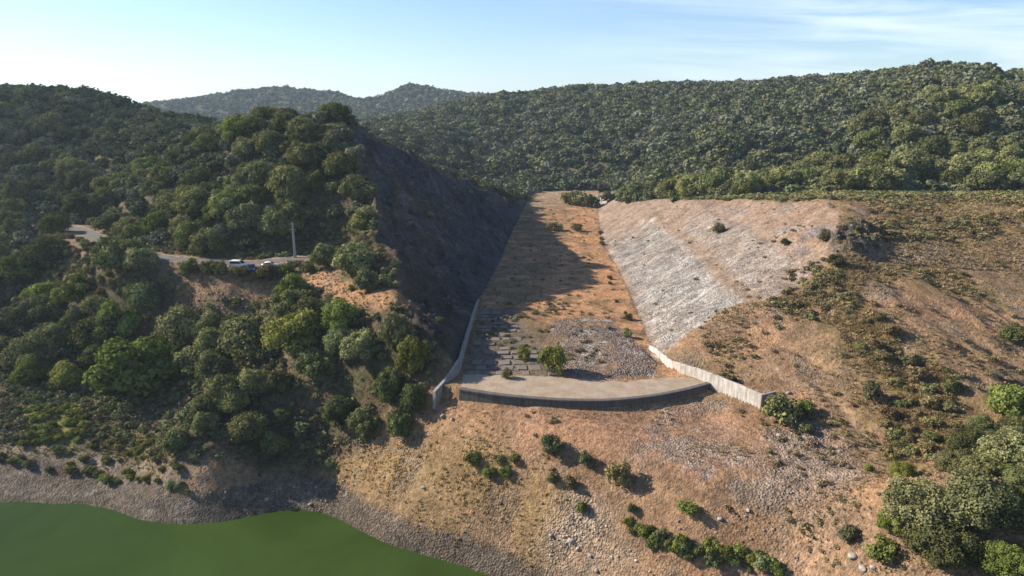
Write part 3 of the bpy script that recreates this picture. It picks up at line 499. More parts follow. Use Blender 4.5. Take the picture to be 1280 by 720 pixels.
# right hill
ro = 1 - right_rock
for nm, col, st in (('dryupper', (0.26, 0.18, 0.12), .5), ('pinkstone', (0.255, 0.198, 0.160), .9)):
    put(reg(nm, 4, 5, 9) * ro, col, st, 0.85)
put(reg('pinkstone', 4, 5, 9, 3) * ro * thr(fbm(XX, YY, 14, 3, 80), 0.2, 0.2), (0.30, 0.20, 0.12), .2, 0.8)
put(r_dr, (0.085, 0.078, 0.072), 0.9)
for i, nm in enumerate(('olive_a', 'olive_b', 'olive_c', 'olive_d')):
    mk = reg(nm, 5, 8, 9, i) * ro
    put(mk * thr(n_fine + 0.7 * n_mid, -0.05, 0.35), (0.125, 0.102, 0.042), 0.0, 0.8)
    put(mk * thr(fbm(XX, YY, 3, 3, 81 + i), 0.25, 0.2), (0.19, 0.16, 0.06), 0.0, 0.7)
put(reg('track', 0.9, 0.7, 3), (0.34, 0.235, 0.15), 0.05, 0.85)
put(r_tal, (0.245, 0.185, 0.145), 0.8, 0.85)
put(r_tal * thr(n_fine, 0.1, 0.2), (0.285, 0.225, 0.18), 0.8, 0.6)
# apron and lower slope
put(reg('orange_front', 4, 4, 9), (0.38, 0.220, 0.130), 0.15, 0.92)
put(reg('orange_front', 4, 4, 9, 2) * thr(fbm(XX, YY, 8, 4, 84), 0.1, 0.25), (0.285, 0.185, 0.128), 0.3, 0.8)
put(reg('greyrock_apron', 3.5, 6, 8) * thr(n_mid + 0.5 * n_fine, 0.02, 0.25), (0.262, 0.208, 0.172), 0.8, 0.85)
put(reg('greyrock_apron', 3.5, 5, 8, 4) * thr(fbm(XX, YY, 3.0, 3, 86), 0.36, 0.12), (0.37, 0.33, 0.30), 0.8, 0.6)
put(reg('strawbank', 3, 4, 8), (0.335, 0.230, 0.115), 0.2, 0.9)
put(reg('strawbank', 3, 4, 8, 2) * thr(fbm(XX, YY, 6, 4, 85), 0.1, 0.25), (0.23, 0.17, 0.12), 0.8, 0.8)
put(r_wr, (0.315, 0.25, 0.19), 1.0, 0.8)
brow = (XX > 14) * (XX < 60) * sstep(84, 80, YY) * (YY > 55)
put(brow * 1.0, (0.265, 0.180, 0.118), 0.6, 0.8)
put(brow * thr(fbm(XX, YY, 5, 3, 87), 0.2, 0.2), (0.325, 0.195, 0.110), 0.3, 0.8)
# left works
put(reg('bank_orange', 2.5, 3, 6), (0.335, 0.195, 0.108), 0.25)
put(reg('bank_orange', 2.5, 3, 6, 2) * thr(n_mid, 0.2, 0.2), (0.27, 0.185, 0.125), 0.6, 0.7)
put(reg('bank_dark', 2.5, 4, 6), (0.185, 0.130, 0.098), 0.8, 0.8)
rb_ = reg('roadbank', 2, 3, 6); put(rb_, (0.215, 0.150, 0.090), 0.4, 0.9); put(rb_ * thr(n_mid + 0.4 * n_fine, 0.1, 0.2), (0.125, 0.110, 0.055), 0.1, 0.8)
uph = sstep(10, 6, rd) * sstep(3.2, 4.2, rd) * (YY > 165)
put(uph, (0.24, 0.165, 0.105), 0.5, 0.7)
put(sstep(4.6, 3.4, rd), (0.27, 0.205, 0.150), 0.05)
# banks and shore
put(reg('greenbank', 2.5, 3, 6), (0.22, 0.21, 0.062), 0.0, 0.9)
put(reg('greenbank_b', 2.5, 3, 6), (0.19, 0.155, 0.080), 0.0, 0.8)
hz = Z
sh = sstep(4.2, 3.0, hz + 0.7 * n_mid) * sstep(60, 80, YY) * (XX < 60)
put(sh, (0.150, 0.118, 0.090), 0.7)
put(sh * thr(fbm(XX * 0.2, hz * 3.0, 1.0, 3, 88), 0.1, 0.3), (0.118, 0.100, 0.082), 0.7, 0.8)
put(sh * thr(n_fine, 0.35, 0.2), (0.215, 0.185, 0.155), 0.7, 0.6)
put(reg('path', 1.6, 1.2, 4), (0.24, 0.188, 0.138), 0.5, 0.9)
put(reg('patch_white', 2.5, 3, 8), (0.50, 0.45, 0.39), 0.1, 0.9)
put(sstep(0.55, 0.25, hz + 0.1 * n_fine) * (YY > 40) * (YY < 140) * (XX < 60), (0.125, 0.105, 0.075), 0.9, 0.85)           # wet line
bare = np.exp(-(((XX - 0.690 * YY) / 7) ** 2 + ((YY - 425) / 38) ** 2))
put(np.clip(bare * 1.6, 0, 1), (0.40, 0.30, 0.20), 0.0)
warm = ((XX > -35) & (YY < 420) & (XX < 140)) * (1 - right_rock)
C[:, 1] *= 1 - 0.030 * warm; C[:, 2] *= 1 - 0.055 * warm; C *= (1 - 0.06 * warm)[:, None]
C *= (1.0 + 0.10 * n_fine + 0.06 * n_mid)[:, None]

idx = np.arange(NX * NY).reshape(NY, NX)
F = np.stack([idx[:-1, :-1], idx[:-1, 1:], idx[1:, 1:], idx[1:, :-1]], -1).reshape(-1, 4)
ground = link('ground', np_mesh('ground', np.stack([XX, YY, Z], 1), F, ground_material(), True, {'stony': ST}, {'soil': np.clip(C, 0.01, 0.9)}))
tag(ground, kind='structure')

# ================================================================= water
def water_material():
    m, nt, b = new_mat('green_reservoir_water', 0.15, 0.04)
    b.inputs['IOR'].default_value = 1.33
    co = obj_coord(nt)
    n = noise(nt, co, 0.035, 6, 0.62, 0.8)
    c = mixc(nt, ramp(nt, n, [(0.35, 0), (0.65, 1)]), (0.027, 0.047, 0.010), (0.041, 0.069, 0.016))
    nt.links.new(c, b.inputs['Base Color'])
    mp = nt.nodes.new('ShaderNodeMapping'); mp.inputs['Scale'].default_value = (0.7, 1.6, 1); nt.links.new(co, mp.inputs[0])
    bump(nt, b, noise(nt, mp.outputs[0], 1.4, 4, 0.6), 0.25, 0.05)
    return m
wx = np.linspace(-1500, 130, 60); wy = np.linspace(-1500, 150, 60)
wX, wY = [a.ravel() for a in np.meshgrid(wx, wy)]
wi = np.arange(3600).reshape(60, 60)
wF = np.stack([wi[:-1, :-1], wi[:-1, 1:], wi[1:, 1:], wi[1:, :-1]], -1).reshape(-1, 4)
tag(link('water', np_mesh('water', np.stack([wX, wY, np.zeros(3600)], 1), wF, water_material(), True)), kind='structure')

# ================================================================= road
def road():
    m, nt, b = new_mat('worn_asphalt', 0.85, 0.3)
    co = obj_coord(nt)
    n = noise(nt, co, 0.5, 6, 0.7)
    nt.links.new(mixc(nt, ramp(nt, n, [(0.35, 0), (0.65, 1)]), (0.080, 0.074, 0.069), (0.140, 0.120, 0.102)), b.inputs['Base Color'])
    pts = []
    for p, q in zip(ROAD[:-1], ROAD[1:]):
        k = max(2, int(math.hypot(q[0] - p[0], q[1] - p[1]) / 1.5))
        pts += [tuple(p[i] + (q[i] - p[i]) * t / k for i in range(3)) for t in range(k)]
    P = np.array(pts)
    for _ in range(6): P[1:-1] = 0.25 * P[:-2] + 0.5 * P[1:-1] + 0.25 * P[2:]
    T = np.gradient(P, axis=0); T[:, 2] = 0; T /= np.linalg.norm(T, axis=1)[:, None]
    S = np.stack([-T[:, 1], T[:, 0], np.zeros(len(T))], 1)
    V = []
    for o in (-2.1, -1.0, 0, 1.0, 2.1):
        q = P + S * o; q[:, 2] = gz(q[:, 0], q[:, 1]) + 0.06 - 0.012 * abs(o); V.append(q)
    V = np.array(V); n5, k = V.shape[:2]
    ii = np.arange(n5 * k).reshape(n5, k)
    Fr = np.stack([ii[1:, :-1], ii[1:, 1:], ii[:-1, 1:], ii[:-1, :-1]], -1).reshape(-1, 4)
    o = link('road', np_mesh('road', V.reshape(-1, 3), Fr, m, True)); tag(o, kind='structure')
road()

# ================================================================= concrete works
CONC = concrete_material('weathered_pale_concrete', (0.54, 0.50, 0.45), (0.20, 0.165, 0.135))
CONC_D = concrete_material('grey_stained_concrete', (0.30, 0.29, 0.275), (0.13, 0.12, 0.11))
def apron_material():
    m, nt, b = new_mat('dusty_concrete_slab', 0.95, 0.1)
    co = obj_coord(nt)
    n1 = noise(nt, co, 0.35, 6, 0.7); n2 = noise(nt, co, 2.6, 5, 0.7); n3 = noise(nt, co, 14.0, 3, 0.6)
    c = mixc(nt, ramp(nt, n1, [(0.38, 0), (0.62, 1)]), (0.36, 0.295, 0.225), (0.285, 0.205, 0.14))
    c = mixc(nt, ramp(nt, n2, [(0.56, 0), (0.72, 0.8)]), c, (0.20, 0.145, 0.10))
    c = mixc(nt, ramp(nt, n2, [(0.26, 0.6), (0.40, 0)]), c, (0.42, 0.37, 0.31))
    w = nt.nodes.new('ShaderNodeTexWave'); w.inputs['Scale'].default_value = 0.062; w.inputs['Distortion'].default_value = 0.5; w.inputs['Detail'].default_value = 2; nt.links.new(co, w.inputs['Vector'])
    c = mixc(nt, 1.0, c, ramp(nt, n3, [(0.3, 0.8), (0.7, 1.18)]), 'MULTIPLY')
    nt.links.new(c, b.inputs['Base Color']); bump(nt, b, n2, 0.5, 0.08)
    return m
CONC_SLAB = apron_material()
CONC_TILE = concrete_material('old_paving_concrete', (0.185, 0.160, 0.138), (0.15, 0.118, 0.088), False)

def densify(pts, step=0.8):
    out = []
    for p, q in zip(pts[:-1], pts[1:]):
        L = math.hypot(q[0] - p[0], q[1] - p[1]); k = max(1, int(L / step))
        for t in range(k): out.append(tuple(p[i] + (q[i] - p[i]) * t / k for i in range(len(p))))
    out.append(tuple(pts[-1])); return out

def wall_mesh(name, pts, thick, mat, side=1, seed=0):
    """upright wall along pts = (x, y, bottom z, top z); its body lies on the given side of the line"""
    D = densify(pts, 0.7); A_ = np.array(D)
    for _ in range(3): A_[1:-1] = 0.25 * A_[:-2] + 0.5 * A_[1:-1] + 0.25 * A_[2:]
    T = np.gradient(A_[:, :2], axis=0); T /= np.linalg.norm(T, axis=1)[:, None]
    S = np.stack([-T[:, 1], T[:, 0]], 1) * side
    bm = bmesh.new(); rows = []
    r = random.Random(seed)
    for a, s in zip(A_, S):
        jz = r.uniform(-0.05, 0.05)
        i = a[:2]; o = a[:2] + s * thick
        prof = [(i, a[2]), (i, a[2] * .5 + a[3] * .5), (i, a[3] - 0.05 + jz), (i + s * 0.05, a[3] + jz), (o - s * 0.05, a[3] + jz), (o, a[3] - 0.05 + jz), (o + s * .15, a[2])]
        rows.append([bm.verts.new((p[0], p[1], z)) for p, z in prof])
    for a, b in zip(rows[:-1], rows[1:]):
        for k in range(6): bm.faces.new((a[k], b[k], b[k + 1], a[k + 1]))
    bm.faces.new(rows[0][::-1]); bm.faces.new(rows[-1])
    bmesh.ops.recalc_face_normals(bm, faces=bm.faces)
    return bm_mesh(name, bm, mat)

# left training wall: thin curving wall, then a tall flared wing
wl = empty('training_wall', (-9.6, 119, 22))
tag(wl, 'grey concrete training wall in shade curving down the left side of the spillway', 'wall')
def rel(pts, o): return [(p[0] - o[0], p[1] - o[1], p[2] - o[2], p[3] - o[2]) for p in pts]
o_ = (-9.6, 119, 22)
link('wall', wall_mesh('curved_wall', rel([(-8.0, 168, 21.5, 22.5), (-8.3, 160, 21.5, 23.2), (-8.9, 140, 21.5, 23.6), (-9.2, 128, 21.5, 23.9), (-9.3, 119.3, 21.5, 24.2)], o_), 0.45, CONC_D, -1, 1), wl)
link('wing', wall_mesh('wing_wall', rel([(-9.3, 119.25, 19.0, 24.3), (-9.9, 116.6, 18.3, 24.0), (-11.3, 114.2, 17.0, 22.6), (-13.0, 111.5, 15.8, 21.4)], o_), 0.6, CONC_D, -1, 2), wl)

# right training wall, sunlit, with its end return
wr = empty('training_wall', (34, 114, 22))
tag(wr, 'sunlit white streaked concrete training wall on the right side of the spillway', 'wall')
o_ = (34, 114, 22)
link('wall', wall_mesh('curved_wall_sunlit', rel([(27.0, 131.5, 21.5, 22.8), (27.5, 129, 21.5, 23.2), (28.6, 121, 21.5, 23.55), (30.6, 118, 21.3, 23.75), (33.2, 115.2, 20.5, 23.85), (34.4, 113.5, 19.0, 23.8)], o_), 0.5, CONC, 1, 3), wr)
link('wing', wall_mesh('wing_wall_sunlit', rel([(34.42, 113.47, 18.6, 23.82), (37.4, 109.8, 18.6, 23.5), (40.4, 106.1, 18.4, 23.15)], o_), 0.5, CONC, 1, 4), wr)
bm = bmesh.new()
d = Vector((0.90, 0.44, 0)); e = Vector((-0.42, 0.90, 0)); p0 = Vector((40.95 - 34, 106.3 - 114, 0))
vs = [bm.verts.new(p0 + d * a + e * b_ + Vector((0, 0, zz))) for zz in (-4.0, 1.1) for a, b_ in ((0, 0), (2.6, 0), (2.6, 0.5), (0, 0.5))]
for f in ((0, 1, 5, 4), (1, 2, 6, 5), (2, 3, 7, 6), (3, 0, 4, 7), (4, 5, 6, 7), (3, 2, 1, 0)): bm.faces.new([vs[i] for i in f])
bmesh.ops.bevel(bm, geom=list(bm.edges), offset=0.04, segments=1, affect='EDGES')
link('end_return', bm_mesh('end_return', bm, CONC_D), wr)

# curved sill (weir wall) and the concrete apron behind it
ws = empty('weir', (12, 108, 22))
tag(ws, 'long curved concrete weir sill closing the end of the spillway floor', 'weir')
arc = densify([(x, y) for x, y in SILL if -10.2 < x < 34.5], 0.8)
arc = np.array(arc)
for _ in range(12): arc[1:-1] = 0.25 * arc[:-2] + 0.5 * arc[1:-1] + 0.25 * arc[2:]
bm = bmesh.new(); rows = []
for i, (x, y) in enumerate(arc):
    t = arc[min(i + 1, len(arc) - 1)] - arc[max(i - 1, 0)]; t /= np.linalg.norm(t); n = np.array([t[1], -t[0]])   # towards the camera side
    prof = [(0.0, 18.2), (0.0, 21.55), (-0.06, 21.62), (0.10, 21.72), (0.10, 21.98), (0.02, 22.07), (-0.75, 22.09), (-0.80, 20.5)]
    rows.append([bm.verts.new((x + n[0] * a - 12, y + n[1] * a - 108, z - 22)) for a, z in prof])
for a, b_ in zip(rows[:-1], rows[1:]):
    for k in range(7): bm.faces.new((a[k], b_[k], b_[k + 1], a[k + 1]))
bm.faces.new(rows[0][::-1]); bm.faces.new(rows[-1]); bmesh.ops.recalc_face_normals(bm, faces=bm.faces)
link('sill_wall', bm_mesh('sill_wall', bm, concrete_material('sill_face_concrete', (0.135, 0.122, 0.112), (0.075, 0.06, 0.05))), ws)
bm = bmesh.new(); front = []; back = []; midr = []
rr = random.Random(5)
for i, (x, y) in enumerate(arc):
    t = arc[min(i + 1, len(arc) - 1)] - arc[max(i - 1, 0)]; t /= np.linalg.norm(t); n = np.array([t[1], -t[0]])
    fx, fy = x - n[0] * 0.805, y - n[1] * 0.805
    yb = np.interp(x, [-9.5, 4, 12, 20, 27, 31, 34], [117.8, 117.3, 115.6, 114.3, 116.5, 116.6, 114.6]) + rr.uniform(-.3, .3)
    xb = min(max(fx, -9.0), 33.4)
    if x > 29: xb = min(xb, float(xr(yb)) - 0.25)
    front.append((fx, fy)); back.append((xb, max(yb, fy + 0.3)))
rows = []
for f, b_ in zip(front, back):
    row_ = []
    for k in range(6):
        t = k / 5; x = f[0] + (b_[0] - f[0]) * t; y = f[1] + (b_[1] - f[1]) * t
        row_.append(bm.verts.new((x - 12, y - 108, 22.055 - 0.02 * t - 22 + 0.012 * math.sin(x * 1.7 + k))))
    v = bm.verts.new((b_[0] - 12, b_[1] + 0.05 - 108, 21.75 - 22)); row_.append(v); rows.append(row_)
for a, b_ in zip(rows[:-1], rows[1:]):
    for k in range(6): bm.faces.new((a[k], b_[k], b_[k + 1], a[k + 1]))
bmesh.ops.recalc_face_normals(bm, faces=bm.faces)
link('apron', bm_mesh('apron', bm, CONC_SLAB), ws)

# broken rows of concrete paving slabs on the shaded left of the floor
slabs = []
r = random.Random(21)
rowsY = [118.6 + i * 2.75 for i in range(15)]
for i, y in enumerate(rowsY):
    x = -8.4 + r.uniform(0, 0.6) + (0.9 if i % 2 else 0)
    x1 = np.interp(y, [118, 126, 140, 158], [6.5, 3.6, 0.5, -2.5])
    while x < x1:
        w = r.uniform(2.1, 3.0)
        if r.random() > 0.30: slabs.append((x + w / 2, y + r.uniform(-.12, .12), w - r.uniform(0.25, 1.0), 2.3 - r.uniform(0.0, 1.0), r.gauss(0, 0.05)))
        x += w
slab_meshes = []
for k in range(5):
    bm = bmesh.new(); rr = random.Random(k + 60)
    bmesh.ops.create_cube(bm, size=1.0)
    for v in bm.verts: v.co.x += rr.uniform(-.06, .06); v.co.y += rr.uniform(-.08, .08); v.co.z *= 0.30
    bmesh.ops.bevel(bm, geom=list(bm.edges), offset=0.025, segments=1, affect='EDGES')
    slab_meshes.append(bm_mesh('concrete_slab', bm, CONC_TILE))
for i, (x, y, w, h, rz) in enumerate(slabs):
    o = link('concrete_slab', slab_meshes[i % 5])
    o.location = (x, y, float(gz(x, y)) + r.uniform(-0.05, 0.05)); o.scale = (w, h, 1); o.rotation_euler = (r.gauss(0, .03), r.gauss(0, .03), rz)
    tag(o, 'weathered grey concrete slab laid in rows on the shaded side of the spillway floor', 'slab', 'concrete slabs in rows on the spillway floor')

# ================================================================= plants: building blocks
def ico(sub=1):
    bm = bmesh.new(); bmesh.ops.create_icosphere(bm, subdivisions=sub, radius=1.0)
    bm.verts.ensure_lookup_table()
    v = np.array([q.co[:] for q in bm.verts]); f = np.array([[q.index for q in p.verts] for p in bm.faces]); bm.free()
    return v, f
ICO1 = ico(1); ICO2 = ico(2)

def crown_arrays(seed, clumps=18, leaves=2600, leaf=0.06, flat=0.8, spread=1.0, low=-0.35, core=True, lump=0.34, fuzz=0.15, corek=0.82):
    """a unit crown (about radius 1, foot at z = 0): quads of leaf sprays on the surface of many clumps, and dark inner cores"""
    g = np.random.default_rng(seed)
    c = []; rad = []
    tries = 0
    while len(c) < clumps and tries < 4000:
        tries += 1
        u = g.normal(size=3); u /= np.linalg.norm(u)
        if u[2] < low: continue
        rr = g.uniform(0.35, 0.74) * spread
        p = np.array([u[0] * rr, u[1] * rr, u[2] * rr * flat])
        q = lump * g.uniform(0.7, 1.25)
        if all(np.linalg.norm((p - a)) > 0.55 * (q + b) for a, b in zip(c, rad)): c.append(p); rad.append(q)
    c = np.array(c); rad = np.array(rad)
    bot = (c[:, 2] - rad).min()
    c[:, 2] += 0.55 * flat
    w = rad ** 2; w /= w.sum()
    k = g.choice(len(c), leaves, p=w)
    n = g.normal(size=(leaves, 3)); n[:, 2] += 0.25; n /= np.linalg.norm(n, axis=1)[:, None]
    rr = rad[k] * (1 + fuzz * g.normal(size=leaves))
    p = c[k] + n * rr[:, None] * np.array([1, 1, 0.9])
    # drop leaves buried inside another clump
    keep = np.ones(leaves, bool)
    for a, b in zip(c, rad):
        keep &= ~(np.linalg.norm((p - a) / np.array([1, 1, .9]), axis=1) < 0.80 * b)
    keep &= p[:, 2] > 0.08
    p = p[keep]; n = n[keep]; k = k[keep]; L = len(p)
    m = n + g.normal(size=(L, 3)) * 0.42; m /= np.linalg.norm(m, axis=1)[:, None]
    a = np.cross(m, g.normal(size=(L, 3))); a /= np.linalg.norm(a, axis=1)[:, None]
    b = np.cross(m, a)
    s = leaf * g.uniform(0.6, 1.35, L)
    asp = g.uniform(0.55, 1.0, L)
    bend = m * (s * 0.25)[:, None]
    A1 = a * s[:, None]; B1 = b * (s * asp)[:, None]
    V = np.stack([p - A1 - bend * .5, p - B1 + bend * .3, p + A1 - bend * .5, p + B1 + bend * .3], 1).reshape(-1, 3)
    Fq = np.arange(4 * L).reshape(L, 4)
    tone = g.uniform(0, 1, len(c))
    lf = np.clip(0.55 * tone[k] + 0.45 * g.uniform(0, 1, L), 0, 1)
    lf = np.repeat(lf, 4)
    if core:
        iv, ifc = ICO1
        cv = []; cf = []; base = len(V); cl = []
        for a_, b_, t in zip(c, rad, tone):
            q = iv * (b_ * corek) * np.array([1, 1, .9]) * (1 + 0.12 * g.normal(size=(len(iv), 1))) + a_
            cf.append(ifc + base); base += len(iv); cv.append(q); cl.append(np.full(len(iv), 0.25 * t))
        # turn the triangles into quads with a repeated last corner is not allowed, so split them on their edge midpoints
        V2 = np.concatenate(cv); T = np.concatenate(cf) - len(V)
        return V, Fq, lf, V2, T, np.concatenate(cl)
    return V, Fq, lf, None, None, None

def crown_mesh(name, mat, seed, **kw):
    V, Fq, lf, V2, T, cl = crown_arrays(seed, **kw)
    me = bpy.data.meshes.new(name)
    nv = len(V); verts = np.concatenate([V, V2]).astype(np.float32)
    me.vertices.add(len(verts)); me.vertices.foreach_set('co', verts.ravel())
    loops = np.concatenate([Fq.ravel(), (T + nv).ravel()]).astype(np.int32)
    me.loops.add(len(loops)); me.loops.foreach_set('vertex_index', loops)
    starts = np.concatenate([np.arange(len(Fq)) * 4, len(Fq) * 4 + np.arange(len(T)) * 3]).astype(np.int32)
    me.polygons.add(len(starts)); me.polygons.foreach_set('loop_start', starts)
    sm = np.concatenate([np.zeros(len(Fq), bool), np.ones(len(T), bool)]); me.polygons.foreach_set('use_smooth', sm)
    a = me.attributes.new('leaf', 'FLOAT', 'POINT'); a.data.foreach_set('value', np.concatenate([lf, cl]).astype(np.float32))
    me.update(); me.validate(); me.materials.append(mat)
    return me

def tube(bm, pts, radii, seg=7):
    rings = []
    for i, p in enumerate(pts):
        p = Vector(p); t = (Vector(pts[min(i + 1, len(pts) - 1)]) - Vector(pts[max(i - 1, 0)])).normalized()
        u = t.orthogonal().normalized(); w = t.cross(u)
        rings.append([bm.verts.new(p + (u * math.cos(2 * math.pi * k / seg) + w * math.sin(2 * math.pi * k / seg)) * radii[i]) for k in range(seg)])
    for a, b in zip(rings[:-1], rings[1:]):
        best = min(range(seg), key=lambda s: sum((a[k].co - b[(k + s) % seg].co).length for k in range(seg)))
        for k in range(seg): bm.faces.new((a[k], a[(k + 1) % seg], b[(k + 1 + best) % seg], b[(k + best) % seg]))
    bm.faces.new(rings[0][::-1]); bm.faces.new(rings[-1])

def trunk_mesh(seed, bush=False):
    r = random.Random(seed); bm = bmesh.new()
    if bush:
        for i in range(5):
            a = r.uniform(0, 6.28); q = (math.cos(a) * r.uniform(.2, .5), math.sin(a) * r.uniform(.2, .5), r.uniform(.4, .75))
            tube(bm, [(0.05 * math.cos(a), 0.05 * math.sin(a), -0.12), (q[0] * .5, q[1] * .5, q[2] * .55), q], [0.04, 0.03, 0.012], 5)
    else:
        tube(bm, [(0, 0, -0.25), (0.02, -0.01, 0.08), (-0.02, 0.02, 0.3), (0.01, 0.0, 0.5)], [0.09, 0.065, 0.055, 0.05], 8)
        for i in range(6):
            a = i * 1.05 + r.uniform(-.3, .3); R_ = r.uniform(.35, .6)
            tube(bm, [(0, 0, r.uniform(.22, .45)), (math.cos(a) * R_ * .5, math.sin(a) * R_ * .5, r.uniform(.45, .6)), (math.cos(a) * R_, math.sin(a) * R_, r.uniform(.6, .95))], [0.038, 0.026, 0.010], 5)
    return bm_mesh('trunk', bm, BARK, True)

SHAPES = {'fine': dict(clumps=30, leaves=15000, leaf=0.034, flat=0.80, lump=0.28, fuzz=0.17),
          'oak': dict(clumps=26, leaves=6500, leaf=0.052, flat=0.80, lump=0.30),
          'round': dict(clumps=20, leaves=5200, leaf=0.055, flat=0.95, lump=0.36),
          'open': dict(clumps=15, leaves=3800, leaf=0.055, flat=0.9, lump=0.30, spread=1.12)}
TRUNKS = [trunk_mesh(s) for s in range(3)]; STEMS = [trunk_mesh(s + 10, True) for s in range(2)]
_crowns = {}
def crown(kind, shape, v):
    key = (kind, shape, v)
    if key not in _crowns: _crowns[key] = crown_mesh(kind + '_crown', LEAF[kind], hash((shape, v)) % 1000 if False else {'oak': 100, 'round': 200, 'open': 300, 'fine': 500}[shape] + v, **SHAPES[shape])
    return _crowns[key]
_bush = {}
SHRUB_LEAF = {'green': leaf_material('olive_shrub_leaves', (0.085, 0.090, 0.036), (0.235, 0.225, 0.100)), 'bright': leaf_material('green_shrub_leaves', (0.075, 0.090, 0.022), (0.235, 0.255, 0.080), 0.2), 'lime': leaf_material('bright_lime_shrub_leaves', (0.110, 0.120, 0.026), (0.330, 0.330, 0.095), 0.2), 'dark': leaf_material('dull_shrub_leaves', (0.060, 0.062, 0.032), (0.165, 0.155, 0.085))}
def bush_crown(kind, v):
    key = (kind, v)
    if key not in _bush: _bush[key] = crown_mesh(kind + '_foliage', SHRUB_LEAF.get(kind, LEAF[kind]), 400 + v, clumps=15, leaves=1700, leaf=0.085, flat=0.85, lump=0.30, low=-0.2, spread=1.1, fuzz=0.26, corek=0.62)
    return _bush[key]

TREE_PROTO = {}
def add_tree(x, y, r, kind, label, cat, group=None, shape='oak', hscale=1.0, name=None):
    z = float(gz(x, y))
    t = empty(name or {'dark': 'holm_oak', 'grey': 'holm_oak', 'olive': 'holm_oak'}.get(kind, 'green_tree'), (x, y, z - 0.1), rnd.uniform(0, 6.28))
    t.scale = (r, r, r * hscale)
    tag(t, label, cat, group)
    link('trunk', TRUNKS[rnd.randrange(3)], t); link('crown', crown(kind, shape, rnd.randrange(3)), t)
    return t

def add_shrub(x, y, r, h, kind, label, group=None, parts=True, name='shrub'):
    z = float(gz(x, y))
    if parts:
        t = empty(name, (x, y, z - 0.05), rnd.uniform(0, 6.28)); t.scale = (r, r, h / 1.25)
        link('stem', STEMS[rnd.randrange(2)], t); link('foliage', bush_crown(kind, rnd.randrange(4)), t)
    else:
        t = link(name, bush_crown(kind, rnd.randrange(4))); t.location = (x, y, z - 0.12 * h); t.rotation_euler = (0, 0, rnd.uniform(0, 6.28)); t.scale = (r, r, h / 1.25)
    tag(t, label, 'shrub', group)
    return t

# ================================================================= where trees stand
CAM = np.array([0, 0, CAM_Z])
def in_view(x, y, z, margin=60):
    dz = z - CAM_Z; cp, sp = math.cos(PITCH), math.sin(PITCH)
    dep = y * cp - dz * sp; up = y * sp + dz * cp
    px = 640 + 880 * x / np.maximum(dep, 1); py = 360 - 880 * up / np.maximum(dep, 1)
    return (dep > 5) & (px > -margin) & (px < 1280 + margin) & (py > -margin) & (py < 720 + margin), dep
def visible(x, y, z, clear=2.5, n=70):
    """is the line from the camera to the point free of ground (with some slack)?"""
    ok = np.ones(x.shape, bool)
    for t in np.linspace(0.15, 0.97, n):
        ok &= (CAM_Z + (z - CAM_Z) * t) > gz(x * t, y * t) - clear
    return ok
def poisson(x0, x1, y0, y1, dist, seed, keep):
    """jittered-grid points thinned by a keep(x, y) -> probability"""
    g = np.random.default_rng(seed)
    xs, ys = np.meshgrid(np.arange(x0, x1, dist), np.arange(y0, y1, dist * 0.9))
    xs = xs + (np.arange(xs.shape[0])[:, None] % 2) * dist * 0.5
    x = (xs + g.uniform(-.36, .36, xs.shape) * dist).ravel(); y = (ys + g.uniform(-.36, .36, ys.shape) * dist).ravel()
    p = keep(x, y); m = g.uniform(0, 1, x.shape) < p
    return x[m], y[m]

NO_TREE = ('bank_orange', 'bank_dark', 'greenbank', 'greenbank_b', 'path', 'shore', 'strawbank', 'orange_front')
def clear_of(x, y, pad=1.0):
    ok = np.ones(x.shape, bool)
    for nm in NO_TREE: ok &= ~in_poly(x, y, REG[nm])
    d, _, _ = poly_dist(x, y, ROAD)
    return ok & (d > 5.0 + pad)
def is_cut(x, y):
    L, R = xl(y), xr(y)
    c = cut_depth(x, y)
    return ((c > 0.6) & (y > 100) & (y < 400)) | ((x > L - 2) & (x < R + 2) & (y < 400) & (y > 95))
def keep_left(x, y):
    z = gz(x, y)
    k = clear_of(x, y) & ~(is_cut(x, y) & ~((y < 128) & (x < -14.5))) & (z > 5.0) & (x < 20)
    k &= ~((x > -26) & (y < 112.5)) & ~((x > -16.5) & (y < 150))
    k &= ~((x > -15) & (y < 300))
    k &= ~((x < -62) & (y < 141)) & ~((x < -84) & (y < 147)) & ~((x < -100) & (y < 152))
    d, _, _ = poly_dist(x, y, ROAD)
    up = (d < 11) & (x > -95) & (y > 168)                       # bare bank above the road
    dens = np.where((x > -66) & (y < 136), 0.40, 0.97)
    ry = np.interp(x, [p[0] for p in ROAD], [p[1] for p in ROAD])
    k &= ~((d < 15) & (y < ry) & (x < -46) & (x > -137) & ~((x < -88) & (x > -104)))
    grove = (x > -68) & (x < -15) & (y < 130) & (gz(x, y) > 5)
    dens = np.where(grove, 0.85, dens)
    crestx = np.interp(y, [200, 212, 240, 265, 285, 315, 335], [-47, -55, -42, -28, -17, -3, 4])
    k &= ~((y > 209) & (y < 350) & (x > crestx - 4))
    shelf = (x > -57) & (x < -14) & (y > 124) & (y < 172) & (gz(x, y) > 27)
    return k * dens * np.where(up, np.where(x < -85, 0.55, 0.25), 1) * np.where(shelf, 0.0, 1)
TR = []      # x, y, radius
tx, ty = poisson(-330, 20, 118, 430, 5.0, 1, keep_left)
TL = [(a, b, 2.6 + 2.9 * rnd.random() ** 1.4) for a, b in zip(tx, ty)]
